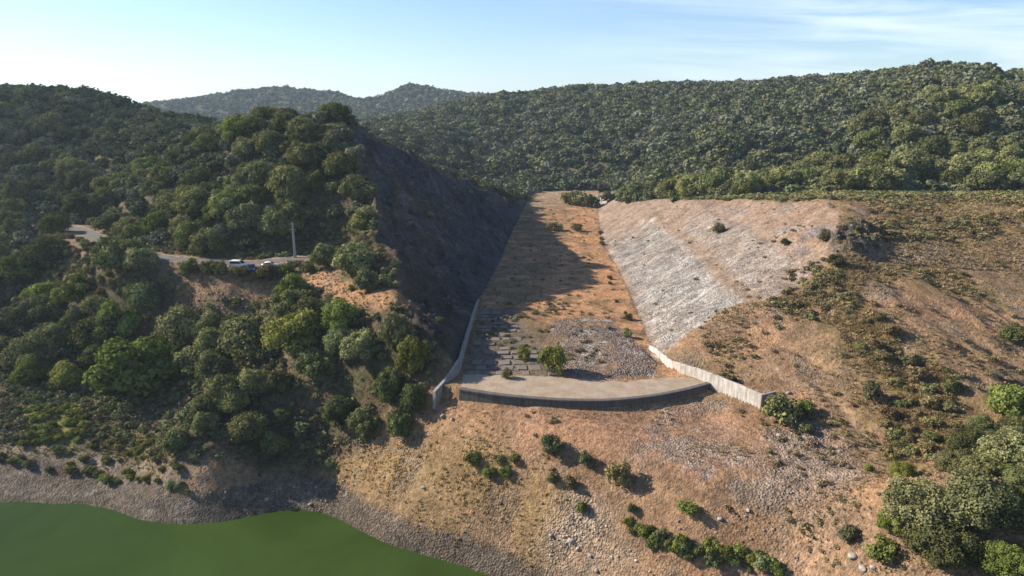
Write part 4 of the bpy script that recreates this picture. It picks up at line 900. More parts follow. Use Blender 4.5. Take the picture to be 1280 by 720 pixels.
def keep_right(x, y):
    k = (y > 236 + np.clip(56 - x, 0, 60) * 3.0 - 0.1 * np.clip(x - 100, 0, 100)) & ~is_cut(x, y) | (y > 418)
    k &= ~((x < xr(y) + 22) & (y < 412) & (y > 330) & (x > xl(y) - 3))
    k &= ~((x < xl(y)) & (y < 350))
    k &= ~((np.abs(x - 0.686 * y) < 11 + 0.004 * y) & (y > 384) & (y < 790))
    return k * (0.96 - 0.6 * (fbm(x, y, 16, 4, 91) > 0.46))
tx, ty = poisson(-260, 640, 232, 820, 6.1, 2, keep_right)
TRr = [(a, b, 3.0 + 4.4 * rnd.random() ** 1.7) for a, b in zip(tx, ty)]
# lower right thicket
THICKET = W['THICKET']
def keep_th(x, y): return in_poly(x, y, THICKET) * 0.95
tx, ty = poisson(35, 130, 40, 125, 4.2, 3, keep_th)
TT = [(a, b, rnd.uniform(1.9, 3.1)) for a, b in zip(tx, ty)]

expl = W['TREES']
def filt(L, k=0.62):
    out = []
    for a, b, r in L:
        if all(math.hypot(a - e[0], b - e[1]) > k * (r + e[2]) for e in expl): out.append((a, b, r))
    return out
TL, TT, TRr = filt(TL), filt(TT), filt(TRr, 0.5)
def cull(L):
    a = np.array(L); x, y, r = a.T; z = gz(x, y) + r * 1.3
    v, dep = in_view(x, y, z, 90); v &= visible(x, y, z, 3.5)
    return [(L[i], dep[i]) for i in np.nonzero(v)[0]]
ALL = [('slope', t, d) for t, d in cull(TL)] + [('thicket', t, d) for t, d in cull(TT)] + [('hill', t, d) for t, d in cull(TRr)]
ALL.sort(key=lambda q: -q[1][2] / q[2])
N_IND = 300 - len(expl)
solo, mass = ALL[:N_IND], ALL[N_IND:]
print('trees:', len(ALL), 'solo', len(solo))

# ---- the named trees
for x, y, r, kind, label in expl:
    if y > 400:
        add_tree(x, y, 5.2, 'dark', label, 'tree', None, 'open', 0.75); continue
    sh = 'round' if kind in ('lime', 'pale', 'bright') and r < 4.5 else ('open' if kind == 'bright' else 'oak')
    if x > 40 and y < 90: sh = 'fine'
    add_tree(x, y, r * 1.05, kind, label, 'tree', None, sh, 1.5 if -25 < x < -14 and y < 140 else 0.95 if sh != 'round' else 1.05)

KINDS_L = ['dark'] * 8 + ['grey'] * 6 + ['olive'] * 7 + ['green'] * 3 + ['bright']
KINDS_M = ['dark'] * 10 + ['grey'] * 7 + ['olive'] * 6 + ['green'] * 2
WORDS = {'dark': 'dark green', 'grey': 'grey-green', 'olive': 'olive green', 'green': 'mid green', 'bright': 'bright green', 'brown': 'brownish'}
def zone_of(x, y, z):
    d, _, rz = poly_dist(np.array([x]), np.array([y]), ROAD)
    if z == 'thicket': return 'in the lower right thicket', 'trees in the lower right thicket'
    if z == 'hill': return 'at the foot of the far hill', 'trees at the foot of the wooded hill'
    road_y = np.interp(x, [p[0] for p in ROAD], [p[1] for p in ROAD])
    if y < road_y or x > -40 and y < 172:
        if x > -62: return 'on the shaded slope below the orange ledge', 'trees on the shaded slope below the ledge'
        if y < 152: return 'in the wood just above the grassy bank', 'trees in the front rows of the left wood'
        return 'in the wood just below the road', 'trees in the wood below the road'
    if x > -75 and y < 235: return 'on the hill between road and dark cut', 'trees between the road and the cut summit'
    return 'on the hill above the far road bend', 'trees above the far road bend'
def size_word(r): return 'large ' if r > 4.4 else 'small ' if r < 3.1 else ''
jobs = []
for z, (x, y, r), d in solo:
    kind = rnd.choice(KINDS_L)
    if z == 'thicket': kind = rnd.choice(['dark', 'grey', 'grey', 'olive', 'dark', 'bright'])
    wh, grp = zone_of(x, y, z)
    low = z == 'slope' and x > -66 and y < 130
    if low: kind = rnd.choice(['dark', 'dark', 'olive'])
    lab = '%s%s oak %s' % (size_word(r), WORDS[kind], wh)
    jobs.append([lab, grp, x / y, (x, y, r, kind, z, low)])
# where trees of one look stand together, say where along the stand each one is, from left to right
stands = {}
for j in jobs: stands.setdefault(j[0], []).append(j)
PLACE = {2: ('at its left', 'at its right'), 3: ('at its left', 'in its middle', 'at its right'),
         4: ('at its far left', 'left of its middle', 'right of its middle', 'at its far right'),
         5: ('at its far left', 'left of its middle', 'in its middle', 'right of its middle', 'at its far right')}
for lab, js in stands.items():
    js.sort(key=lambda q: q[2]); n = min(len(js), 5)
    for i, (lab_, grp, _, (x, y, r, kind, z, low)) in enumerate(js):
        full_label = lab_ if len(js) == 1 else lab_ + ', ' + PLACE[n][i * n // len(js)]
        add_tree(x, y, r * (0.72 if low else 1), kind, full_label, 'tree', grp, 'fine' if z == 'thicket' else rnd.choice(['oak', 'oak', 'round']), rnd.uniform(0.85, 1.1))

# ---- the rest of the wood: three masses
TINT = tinted_material('distant_foliage', 0.08)
def forest(name, trees, lod, seed, label, haz=None):
    g = np.random.default_rng(seed); rr = random.Random(seed)
    protos = [crown_arrays(700 + k, core=True, **lod) for k in range(7)]
    VV = []; QQ = []; TTt = []; CC = []; base = 0
    Vt = []; Tt = []; Ct = []; bt = 0
    for x, y, r in trees:
        V, Fq, lf, V2, T, cl = protos[rr.randrange(7)]
        z = float(gz(x, y)); a = rr.uniform(0, 6.28); c, s = math.cos(a), math.sin(a)
        R = np.array([[c, -s, 0], [s, c, 0], [0, 0, 1]]).T * np.array([1, 1, 1])
        S = np.array([r, r, r * rr.uniform(0.75, 1.05)])
        col = np.array(LEAF_RGB[rr.choice(KINDS_M)]) * rr.uniform(0.70, 1.15)
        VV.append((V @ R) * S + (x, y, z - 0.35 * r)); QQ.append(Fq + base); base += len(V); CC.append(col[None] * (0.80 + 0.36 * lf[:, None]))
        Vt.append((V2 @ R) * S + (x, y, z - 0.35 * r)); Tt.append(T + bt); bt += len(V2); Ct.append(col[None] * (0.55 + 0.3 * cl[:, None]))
    V = np.concatenate(VV); Q = np.concatenate(QQ); V2 = np.concatenate(Vt); T = np.concatenate(Tt) + len(V)
    verts = np.concatenate([V, V2]).astype(np.float32)
    me = bpy.data.meshes.new(name)
    me.vertices.add(len(verts)); me.vertices.foreach_set('co', verts.ravel())
    lo = np.concatenate([Q.ravel(), T.ravel()]).astype(np.int32)
    me.loops.add(len(lo)); me.loops.foreach_set('vertex_index', lo)
    st = np.concatenate([np.arange(len(Q)) * 4, 4 * len(Q) + np.arange(len(T)) * 3]).astype(np.int32)
    me.polygons.add(len(st)); me.polygons.foreach_set('loop_start', st)
    me.polygons.foreach_set('use_smooth', np.concatenate([np.zeros(len(Q), bool), np.ones(len(T), bool)]))
    at = me.attributes.new('tint', 'FLOAT_COLOR', 'POINT')
    cc = np.ones((len(verts), 4), np.float32); cc[:, :3] = np.concatenate(CC + Ct); at.data.foreach_set('color', cc.ravel())
    me.update(); me.materials.append(TINT)
    o = link(name, me); tag(o, label, 'forest', None, 'stuff'); return o
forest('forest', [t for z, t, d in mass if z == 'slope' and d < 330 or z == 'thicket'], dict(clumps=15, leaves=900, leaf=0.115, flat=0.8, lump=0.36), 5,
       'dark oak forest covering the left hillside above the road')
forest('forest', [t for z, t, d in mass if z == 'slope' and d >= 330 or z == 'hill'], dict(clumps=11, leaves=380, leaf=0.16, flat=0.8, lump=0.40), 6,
       'olive green oak forest covering the long hill behind the spillway')
def keep_far(x, y): return 0.88 * (fbm(x, y, 120, 5, 69, 0.65) < 0.48) * (np.abs(x) < y * 0.8)
fx, fy = poisson(-1200, 500, 1000, 1900, 13, 9, keep_far)
fz = gz(fx, fy) + 3
fv, fd = in_view(fx, fy, fz, 20); fv &= visible(fx, fy, fz, 12)
forest('forest', [(a, b, rnd.uniform(4.5, 7.5)) for a, b in zip(fx[fv], fy[fv])], dict(clumps=5, leaves=40, leaf=0.42, flat=0.75, lump=0.55), 8,
       'hazy blue-green forest on the two distant hills on the skyline')

# ================================================================= shrubs
for x, y, r, h, kind, label in W['SHRUBS']: add_shrub(x, y, r * 1.08, h, kind, label)
for x, y, s in W['ROW_LOWER']: add_shrub(x, y, 0.85 * s, 1.35 * s, rnd.choice(['bright', 'green', 'lime', 'pale', 'lime']), 'leafy green bush in the dense row at the bottom of the stony slope', 'bushes in the row at the bottom of the stony slope')
for x, y, s in W['ROW_BANK']: add_shrub(x, y, 0.95 * s, 0.95 * s, rnd.choice(['bright', 'lime', 'lime', 'green', 'pale']), 'low bright green bush in the thin rows along the terrace edge above the grey shore', 'low bushes along the terrace edge')
for x, y, s in W['ROW_WALL']: add_shrub(x, y, 0.9 * s, 1.2 * s, rnd.choice(['straw', 'green', 'brown']), 'small straw coloured shrub along the foot of the pale rock face', 'shrubs along the foot of the pale rock face')
def scatter(poly_, dist, seed, prob=0.9):
    xs = [p[0] for p in poly_]; ys = [p[1] for p in poly_]
    return poisson(min(xs), max(xs), min(ys), max(ys), dist, seed, lambda x, y: in_poly(x, y, poly_) * prob)
for nm, dist, kinds, rlo, rhi, lab, grp in (
    ('greenbank', 1.7, ['bright', 'lime', 'lime'], .6, 1.3, 'bright green leafy bush in the sunny patch above the left shore', 'bushes in the sunny green patch above the left shore'),
    ('greenbank_b', 2.6, ['lime', 'straw', 'green'], .6, 1.1, 'yellowish bush on the brown bank below the left wood', 'bushes on the brown bank below the left wood'),
    ('olive_b', 3.4, ['brown', 'olive', 'brown', 'straw'], .9, 1.9, 'dull olive scrub bush in the middle of the brown right slope', 'scrub bushes in the middle of the right slope'),
    ('olive_c', 2.6, ['brown', 'olive', 'straw'], .9, 1.7, 'brown-green scrub bush beside the right thicket', 'scrub bushes beside the right thicket'),
    ('roadedge', 3.0, ['brown', 'straw', 'green', 'pale', 'brown'], .9, 1.8, 'brownish scrub bush below the far road bend', 'scrub bushes below the far road bend')):
    sx, sy = scatter(W['REG'][nm], dist, 50 + len(nm), 0.85)
    for x, y in zip(sx, sy):
        r = rnd.uniform(rlo, rhi); add_shrub(x, y, r, r * rnd.uniform(.9, 1.3), rnd.choice(kinds), lab, grp, parts=False)

# ---- uncountable low growth: scrub, dry grass, stones
def scatter_stuff(name, pts, protos, cols, label, cat, mat, sink=0.1, jit=0.3):
    VV = []; FF = []; CC = []; base = 0; rr = random.Random(len(pts))
    for x, y, s, hs in pts:
        V, Fq, lf = protos[rr.randrange(len(protos))]
        z = float(gz(x, y)); a = rr.uniform(0, 6.28); c, s_ = math.cos(a), math.sin(a)
        R = np.array([[c, s_, 0], [-s_, c, 0], [0, 0, 1]])
        col = np.array(cols(x, y, rr)) * rr.uniform(1 - jit, 1 + jit)
        VV.append((V @ R) * np.array([s, s, s * hs]) + (x, y, z - sink * s)); FF.append(Fq + base); base += len(V); CC.append(col[None] * lf[:, None])
    o = link(name, np_mesh(name, np.concatenate(VV), np.concatenate(FF), mat, False, None, {'tint': np.concatenate(CC)}))
    return tag(o, label, cat, None, 'stuff')

def tuft_proto(seed, blades=9):
    g = np.random.default_rng(seed); V = []; lf = []
    for i in range(blades):
        a = g.uniform(0, 6.28); lean = g.uniform(0.1, 0.75); h = g.uniform(.6, 1.1); w = g.uniform(.08, .16)
        d = np.array([math.cos(a), math.sin(a), 0]); t = np.array([-d[1], d[0], 0]); b = d * g.uniform(0, .3)
        V += [b - t * w, b + t * w, b + d * lean * h + t * w * .5 + (0, 0, h), b + d * lean * h - t * w * .5 + (0, 0, h)]
        lf += [0.75 + 0.4 * g.random()] * 4
    return np.array(V), np.arange(4 * blades).reshape(-1, 4), np.array(lf)
def scrub_proto(seed):
    V, Fq, lf, _, _, _ = crown_arrays(seed, clumps=7, leaves=170, leaf=0.20, flat=0.7, lump=0.45, low=0.0)
    return V, Fq, 0.6 + 0.8 * lf
def stone_proto(seed):
    g = np.random.default_rng(seed)
    s = g.uniform(.6, 1.2, 3); V = np.array([(sx, sy, sz) for sx in (-1, 1) for sy in (-1, 1) for sz in (-1, 1)], float) * 0.5
    V = (V + g.uniform(-.22, .22, V.shape)) * s
    Fq = np.array([(0, 1, 3, 2), (4, 6, 7, 5), (0, 4, 5, 1), (2, 3, 7, 6), (0, 2, 6, 4), (1, 5, 7, 3)])
    return V, Fq, np.ones(8)
GRASS = tinted_material('dry_grass_blades', 0.4); STONE = tinted_material('broken_stone', 0.0)
TUFTS = [tuft_proto(s) for s in range(6)]; SCRUBS = [scrub_proto(s + 40) for s in range(6)]; STONES = [stone_proto(s) for s in range(10)]

gpts = []
g = np.random.default_rng(77)
def add_in(nm, n, lo, hi, hs, dens=None):
    P_ = REG[nm]; xs = [p[0] for p in P_]; ys = [p[1] for p in P_]
    x = g.uniform(min(xs), max(xs), n); y = g.uniform(min(ys), max(ys), n)
    m = in_poly(x, y, P_)
    if dens is not None: m &= g.uniform(0, 1, n) < dens(x, y)
    return [(a, b, g.uniform(lo, hi), hs) for a, b in zip(x[m], y[m])]
x = g.uniform(-36, 16, 16000); y = g.uniform(82, 116, 16000)
m = (g.uniform(0, 1, 16000) < soft_poly(x, y, REG['strawbank'], 3.5, 4, 8) * sstep(-0.6, 0.5, fbm(x, y, 5, 4, 85))) & (gz(x, y) > 2.2)
gpts += [(a, b, g.uniform(.22, .55), 1.0) for a, b in zip(x[m], y[m])]
gpts += add_in('orange_front', 2500, .2, .42, .9, lambda x, y: sstep(-0.1, 0.5, fbm(x, y, 7, 3, 92)))
gpts += add_in('greenbank_b', 1500, .3, .6, .9); gpts += add_in('path', 900, .2, .4, .8)
for nm, n in (('dryupper', 2500), ('olive_a', 4500), ('olive_b', 5000), ('olive_c', 2600), ('olive_d', 6000), ('pinkstone', 1500)):
    q_ = add_in(nm, n, .3, .65, .8); k_ = is_cut(np.array([p[0] for p in q_]), np.array([p[1] for p in q_])); gpts += [p for p, m_ in zip(q_, k_) if not m_]
x = g.uniform(36, 110, 30000); y = g.uniform(60, 190, 30000)
m = ~is_cut(x, y) & (g.uniform(0, 1, 30000) < sstep(-0.2, 0.5, fbm(x, y, 8, 4, 93)))
gpts += [(a, b, g.uniform(.22, .5), .8) for a, b in zip(x[m], y[m])]
x = g.uniform(-10, 60, 9000); y = g.uniform(135, 400, 9000)
m = (x > xl(y)) & (x < xr(y)) & (g.uniform(0, 1, 9000) < sstep(0.0, 0.5, fbm(x, y, 6, 4, 72)))
gpts += [(a, b, g.uniform(.25, .6), .7) for a, b in zip(x[m], y[m])]
x = g.uniform(-150, -14, 9000); y = g.uniform(112, 180, 9000)
m = (gz(x, y) > 3.5) & ~is_cut(x, y) & (poly_dist(x, y, ROAD)[0] > 4)
gpts += [(a, b, g.uniform(.25, .6), .8) for a, b in zip(x[m], y[m])]
STRAW = {(p[0], p[1]) for p in gpts if p[3] == 1.0}
def grass_col(x, y, rr):
    if (x, y) in STRAW: return rr.choice([(0.60, 0.43, 0.20), (0.50, 0.36, 0.18), (0.36, 0.31, 0.12), (0.66, 0.50, 0.28), (0.42, 0.30, 0.17)])
    if x < -14: return rr.choice([(0.15, 0.13, 0.055), (0.09, 0.095, 0.035), (0.20, 0.15, 0.08)])
    return rr.choice([(0.42, 0.31, 0.17), (0.34, 0.25, 0.13), (0.22, 0.19, 0.08), (0.46, 0.34, 0.20)])
scatter_stuff('dry_grass', gpts, TUFTS, grass_col, 'dry straw coloured grass growing in tufts over banks and slopes', 'dry grass', GRASS, 0.05)

spts = []
for nm, n, lo, hi in (('olive_a', 900, .45, 1.1), ('olive_b', 450, .4, .8), ('olive_c', 300, .4, .9), ('olive_d', 1500, .5, 1.4), ('dryupper', 120, .3, .7), ('darkrock', 40, .5, 1.2)):
    spts += add_in(nm, n, lo, hi, .8, lambda x, y: sstep(-0.2, 0.4, fbm(x, y, 9, 3, 94)))
x = g.uniform(36, 115, 5000); y = g.uniform(60, 200, 5000)
m = ~is_cut(x, y) & (g.uniform(0, 1, 5000) < 0.08 + 0.8 * sstep(0.0, 0.5, fbm(x, y, 14, 4, 95)))
spts += [(a, b, .22 + .6 * g.random() ** 2, .85) for a, b in zip(x[m], y[m])]
x = g.uniform(25, 210, 6500); y = g.uniform(184, 262, 6500)                 # scrub along the crest
m = (y > 186 + np.clip(82 - x, 0, 90)) & ~is_cut(x, y)
spts += [(a, b, g.uniform(.5, 1.5), .85) for a, b in zip(x[m], y[m])]
x = g.uniform(-150, -14, 6500); y = g.uniform(114, 215, 6500)
m = (gz(x, y) > 5) & ~is_cut(x, y) & (poly_dist(x, y, ROAD)[0] > 4) & ~in_poly(x, y, REG['bank_orange']) & ~((y < np.interp(x, [p[0] for p in ROAD], [p[1] for p in ROAD])) & (poly_dist(x, y, ROAD)[0] < 7)) & ~in_poly(x, y, REG['path']) & ~in_poly(x, y, REG['strawbank']) & ~in_poly(x, y, REG['greenbank'])
spts += [(a, b, g.uniform(.4, 1.2), .9) for a, b in zip(x[m], y[m])]
x = g.uniform(0, 60, 1300); y = g.uniform(60, 106, 1300)
m = (g.uniform(0, 1, 1300) < 0.15 + 0.55 * sstep(0.0, 0.4, fbm(x, y, 10, 3, 96))) & (gz(x, y) > 3) & ~((x > 8) & (x < 36) & (y > 84)) & ~in_poly(x, y, REG['strawbank'])
spts += [(a, b, g.uniform(.25, .6), .9) for a, b in zip(x[m], y[m])]
x = g.uniform(-8, 50, 500); y = g.uniform(135, 340, 500)
m = (x > xl(y) + 1) & (x < xr(y) - 1) & (g.uniform(0, 1, 500) < 0.5)
spts += [(a, b, g.uniform(.3, .7), .75) for a, b in zip(x[m], y[m])]
x = g.uniform(-8, 18, 420); y = g.uniform(122, 166, 420)                # weeds on the shaded floor, extra ones added to darken it like tree shade
m = (x > xl(y) + 1) & (g.uniform(0, 1, 420) < 0.9 * sstep(-0.3, 0.3, fbm(x, y, 8, 3, 120))) & (x < 14 - 0.2 * (y - 122) + 8) & (x > -8.5 + 0.33 * np.clip(145 - y, 0, 30))
spts += [(a, b, g.uniform(.25, .75), .8) for a, b in zip(x[m], y[m])]
x = g.uniform(30, 110, 260); y = g.uniform(130, 250, 260)
m = is_cut(x, y) & (x > xr(y) + 2) & (g.uniform(0, 1, 260) < 0.3)
spts += [(a, b, g.uniform(.25, .6), .8) for a, b in zip(x[m], y[m])]
x = g.uniform(-65, 0, 1500); y = g.uniform(120, 330, 1500)
m = is_cut(x, y) & (x < xl(y) - 2) & (g.uniform(0, 1, 1500) < 0.12 + 0.6 * sstep(0.0, 0.4, fbm(x, y, 14, 3, 113)) * (x < xl(y) - 14))
spts += [(a, b, g.uniform(.3, 1.3), .8) for a, b in zip(x[m], y[m])]
def scrub_col(x, y, rr):
    if x < -14: return LEAF_RGB[rr.choice(['dark', 'olive', 'brown', 'green', 'olive'])]
    if y > 195: return LEAF_RGB[rr.choice(['olive', 'lime', 'straw', 'green', 'olive', 'brown'])]
    return LEAF_RGB[rr.choice(['brown', 'olive', 'straw', 'brown', 'brown'])]
scatter_stuff('scrub', spts, SCRUBS, scrub_col, 'low dull scrub growing over the slopes between the trees', 'scrub', TINT, 0.12)

rpts = []
rpts += add_in('rubble', 7000, .06, .26, .8, lambda x, y: 1 - 0.85 * sstep(-0.1, 0.3, fbm(x, y, 7, 4, 99))); rpts += add_in('tallus', 2000, .08, .30, .7, lambda x, y: 0.15 + 0.85 * sstep(-0.1, 0.35, fbm(x, y, 6, 3, 111))); rpts += add_in('whiterubble', 800, .06, .30, .8, lambda x, y: 0.1 + 0.9 * sstep(0.0, 0.35, fbm(x, y, 4, 3, 112)))
rpts += add_in('greyrock_apron', 120, .08, .22, .6); rpts += add_in('darkrock', 160, .2, .7, .8); rpts += add_in('pinkstone', 700, .12, .4, .7)
rpts += add_in('shore', 4000, .05, .17, .7); rpts += add_in('bank_dark', 500, .15, .6, .8)
x = g.uniform(-62, -28, 420); y = g.uniform(109, 117, 420); m = (gz(x, y) > 0.1) & (gz(x, y) < 4)
rpts += [(a, b, g.uniform(.07, .34), .75) for a, b in zip(x[m], y[m])]
x = g.uniform(5, 62, 2600); y = g.uniform(58, 84, 2600); m = (gz(x, y) > 0.5) & (g.uniform(0, 1, 2600) < 0.08 + 0.6 * sstep(0.0, 0.4, fbm(x, y, 6, 3, 97)))
rpts += [(a, b, g.uniform(.1, .36), .75) for a, b in zip(x[m], y[m])]
x = g.uniform(36, 100, 2500); y = g.uniform(86, 190, 2500); m = ~is_cut(x, y) & (fbm(x, y, 10, 3, 98) > 0.15)
rpts += [(a, b, g.uniform(.1, .35), .7) for a, b in zip(x[m], y[m])]
DARK = REG['darkrock']; dx0, dx1 = min(p[0] for p in DARK), max(p[0] for p in DARK); dy0, dy1 = min(p[1] for p in DARK), max(p[1] for p in DARK)
def stone_col(x, y, rr):
    if dx0 < x < dx1 and dy0 < y < dy1: return rr.choice([(0.10, 0.09, 0.085), (0.15, 0.13, 0.12), (0.07, 0.065, 0.06)])
    if y < 90 and 0 < x < 22: return rr.choice([(0.34, 0.28, 0.22), (0.27, 0.22, 0.17), (0.40, 0.34, 0.28)])
    if x < 0: return rr.choice([(0.18, 0.15, 0.125), (0.14, 0.12, 0.10), (0.24, 0.21, 0.18)])
    return rr.choice([(0.205, 0.158, 0.132), (0.155, 0.125, 0.11), (0.26, 0.215, 0.185), (0.22, 0.162, 0.125)])
scatter_stuff('rubble', rpts, STONES, stone_col, 'loose grey and tan broken stone lying on the floor, slopes and shore', 'rubble', STONE, 0.12)

# ---- single boulders one can pick out
BOULDER = simple_mat('pale_boulder_stone', (0.30, 0.27, 0.235), 0.95, 0.1, 2.2, 0.35, bumpd=0.08)
def boulder_mesh(seed):
    V, F_ = ICO2; g_ = np.random.default_rng(seed)
    d = V.copy()
    for _ in range(9):
        n = g_.normal(size=3); n /= np.linalg.norm(n); h = g_.uniform(.45, .8); s = d @ n; d -= np.clip(s - h, 0, None)[:, None] * n
    d *= g_.uniform(.7, 1.15, 3) * np.array([1, 1, .75])
    return np_mesh('boulder', d, F_, BOULDER)
BM = [boulder_mesh(s) for s in range(6)]
WBM = BM[2].copy(); WBM.materials[0] = simple_mat('whitish_stone', (0.62, 0.60, 0.57), 0.9, 0.1, 2.2, 0.15)
BL = W['STONE_LABELS']
for i, (x, y, s) in enumerate(W['STONES']):
    o = link('boulder', BM[i % 6] if i > 1 else WBM); o.location = (x, y, float(gz(x, y)) + s * 0.10); o.rotation_euler = (0, 0, rnd.uniform(0, 6)); o.scale = (s * .42, s * .42, s * .42)
    lab, grp = BL[i]; tag(o, lab, 'boulder', grp)

# ================================================================= cars on the road
def car_body(kind):
    """half-profile lofted across the width: a closed car shell"""
    if kind == 'van':
        prof = [(-2.15, .35), (-2.2, .75), (-2.12, 1.05), (-1.95, 1.75), (-1.6, 1.88), (0.3, 1.86), (0.55, 1.80), (1.15, 1.15), (1.95, 1.02), (2.2, .80), (2.22, .38)]
    else:
        prof = [(-2.0, .32), (-2.05, .70), (-1.98, .95), (-1.62, 1.02), (-1.15, 1.42), (-0.55, 1.50), (0.15, 1.46), (0.85, 1.00), (1.75, .88), (2.02, .65), (2.05, .32)]
    bm = bmesh.new(); rows = []
    for yy, f in ((-0.86, 0), (-0.88, 1), (-0.70, 2), (0.70, 2), (0.88, 1), (0.86, 0)):
        row_ = []
        for x, z in prof:
            w = yy
            if z > 1.1 and abs(yy) > 0.75: w = yy * (1 - 0.17 * min(1, (z - 1.0) / .6))
            zz = z
            if f == 0: zz = min(z, 0.55 + 0.28 * z) if z > .5 else z
            elif f == 1: zz = z - (0.05 if z > .6 else 0)
            row_.append(bm.verts.new((x * (0.985 if f < 2 else 1), w, zz)))
        rows.append(row_)
    for a, b in zip(rows[:-1], rows[1:]):
        for k in range(len(prof) - 1): bm.faces.new((a[k], a[k + 1], b[k + 1], b[k]))
    bm.faces.new(rows[0]); bm.faces.new(rows[-1][::-1])
    bm.faces.new([r_[0] for r_ in rows]); bm.faces.new([r_[-1] for r_ in rows][::-1])
    bmesh.ops.recalc_face_normals(bm, faces=bm.faces)
    return bm, prof
def quad_panel(quads, mat, name, thick=0.012):
    bm = bmesh.new()
    for q in quads: bm.faces.new([bm.verts.new(p) for p in q])
    r_ = bmesh.ops.solidify(bm, geom=list(bm.faces), thickness=thick)
    bmesh.ops.recalc_face_normals(bm, faces=bm.faces)
    return bm_mesh(name, bm, mat)
GLASS = simple_mat('dark_car_glass', (0.02, 0.024, 0.028), 0.08, 0.6, 1, 0.1)
TYRE = simple_mat('tyre_rubber', (0.02, 0.02, 0.02), 0.9, 0.2, 8, 0.2); RIM = simple_mat('alloy_rim', (0.45, 0.45, 0.46), 0.35, 0.5, 8, 0.1, 0.8)
LAMP = simple_mat('lamp_lens', (0.6, 0.6, 0.58), 0.15, 0.6, 8, 0.1); TAIL = simple_mat('tail_lamp_lens', (0.30, 0.01, 0.01), 0.2, 0.6, 8, 0.1)
def add_car(x, y, rz, paint, kind, label):
    z = float(gz(x, y)) + 0.03
    t = empty('parked_car', (x, y, z), rz); tag(t, label, 'car', None)
    bm, prof = car_body(kind)
    bmesh.ops.bevel(bm, geom=list(bm.edges), offset=0.04, segments=2, affect='EDGES')
    link('body', bm_mesh('car_body', bm, paint, True), t)
    if kind == 'van':
        side = [(-1.85, 1.16), (1.0, 1.16), (0.50, 1.68), (-1.78, 1.70)]; ws_ = ((1.14, 1.17), (0.57, 1.79)); rw = ((-2.10, 1.12), (-1.97, 1.70))
    else:
        side = [(-1.50, 1.06), (0.74, 1.04), (0.12, 1.38), (-1.08, 1.36)]; ws_ = ((0.82, 1.03), (0.19, 1.44)); rw = ((-1.58, 1.06), (-1.18, 1.39))
    for s in (-1, 1):
        q = [(px, s * (0.895 - 0.15 * max(0, (pz - 1.0) / .6)), pz) for px, pz in side]
        link('side_window', quad_panel([q], GLASS, 'side_window', 0.02), t)
    for nm, (p, q) in (('windscreen', ws_), ('rear_window', rw)):
        sg = 1 if nm == 'windscreen' else -1
        link(nm, quad_panel([[(p[0] + sg * .03, -.72, p[1]), (p[0] + sg * .03, .72, p[1]), (q[0] + sg * .03, .64, q[1]), (q[0] + sg * .03, -.64, q[1])]], GLASS, nm, 0.02), t)
    for sx in (-1.3, 1.32):
        for s in (-1, 1):
            b2 = bmesh.new(); bmesh.ops.create_cone(b2, cap_ends=True, segments=20, radius1=.33, radius2=.33, depth=.22, matrix=Matrix.Translation((sx, s * .80, .33)) @ Matrix.Rotation(math.pi / 2, 4, 'X'))
            w_ = link('wheel', bm_mesh('tyre', b2, TYRE), t)
            b3 = bmesh.new(); bmesh.ops.create_cone(b3, cap_ends=True, segments=14, radius1=.20, radius2=.18, depth=.03, matrix=Matrix.Translation((sx, s * .925, .33)) @ Matrix.Rotation(math.pi / 2, 4, 'X'))
            link('rim', bm_mesh('rim', b3, RIM), w_)
    ex = 2.2 if kind == 'van' else 2.03
    for s in (-1, 1):
        link('headlight', quad_panel([[(ex + .02, s * .62 - .16, .70), (ex + .02, s * .62 + .16, .70), (ex - .02, s * .62 + .16, .84), (ex - .02, s * .62 - .16, .84)]], LAMP, 'headlight', .03), t)
        link('tail_lamp', quad_panel([[(-ex - .02, s * .66 - .12, .72), (-ex - .02, s * .66 + .12, .72), (-ex - .0, s * .66 + .12, .95), (-ex - .0, s * .66 - .12, .95)]], TAIL, 'tail_lamp', .03), t)
    return t
WHITE = simple_mat('white_car_paint', (0.78, 0.78, 0.77), 0.25, 0.5, 1, 0.03); BLUE = simple_mat('dark_blue_car_paint', (0.02, 0.035, 0.08), 0.25, 0.5, 1, 0.05)
cs = W['CARS']
add_car(cs[0][0], cs[0][1], math.radians(-6), WHITE, 'van', 'tall white car parked at the roadside above the orange bank')
add_car(cs[1][0], cs[1][1] - 0.3, math.radians(-70), BLUE, 'car', 'dark blue car parked between the two white cars at the roadside')
add_car(cs[2][0], cs[2][1] + 0.6, math.radians(14), WHITE, 'car', 'white car half hidden behind a brown bush near the utility pole')

# ================================================================= utility pole
px, py = W['POLE']
pz = float(gz(px, py))
up = empty('utility_pole', (px, py, pz)); tag(up, 'tall grey concrete utility pole with crossarms beside the shaded road', 'utility pole')
PC = simple_mat('grey_pole_concrete', (0.34, 0.32, 0.30), 0.9, 0.2, 4, 0.2); STEEL = simple_mat('galvanised_steel', (0.36, 0.37, 0.38), 0.5, 0.5, 6, 0.2, 0.6); CER = simple_mat('brown_insulator', (0.12, 0.07, 0.05), 0.3, 0.5, 4, 0.1)
bm = bmesh.new()
vs = [bm.verts.new((sx * w, sy * w * .75, z)) for z, w in ((-1.2, .34), (0, .33), (4.5, .26), (9.0, .19)) for sx, sy in ((-1, -1), (1, -1), (1, 1), (-1, 1))]
for k in range(3):
    for i in range(4): bm.faces.new((vs[4 * k + i], vs[4 * k + (i + 1) % 4], vs[4 * k + 4 + (i + 1) % 4], vs[4 * k + 4 + i]))
bm.faces.new(vs[-4:]); bm.faces.new(vs[:4][::-1]); bmesh.ops.bevel(bm, geom=list(bm.edges), offset=.02, segments=1, affect='EDGES')
link('pole', bm_mesh('pole', bm, PC), up)
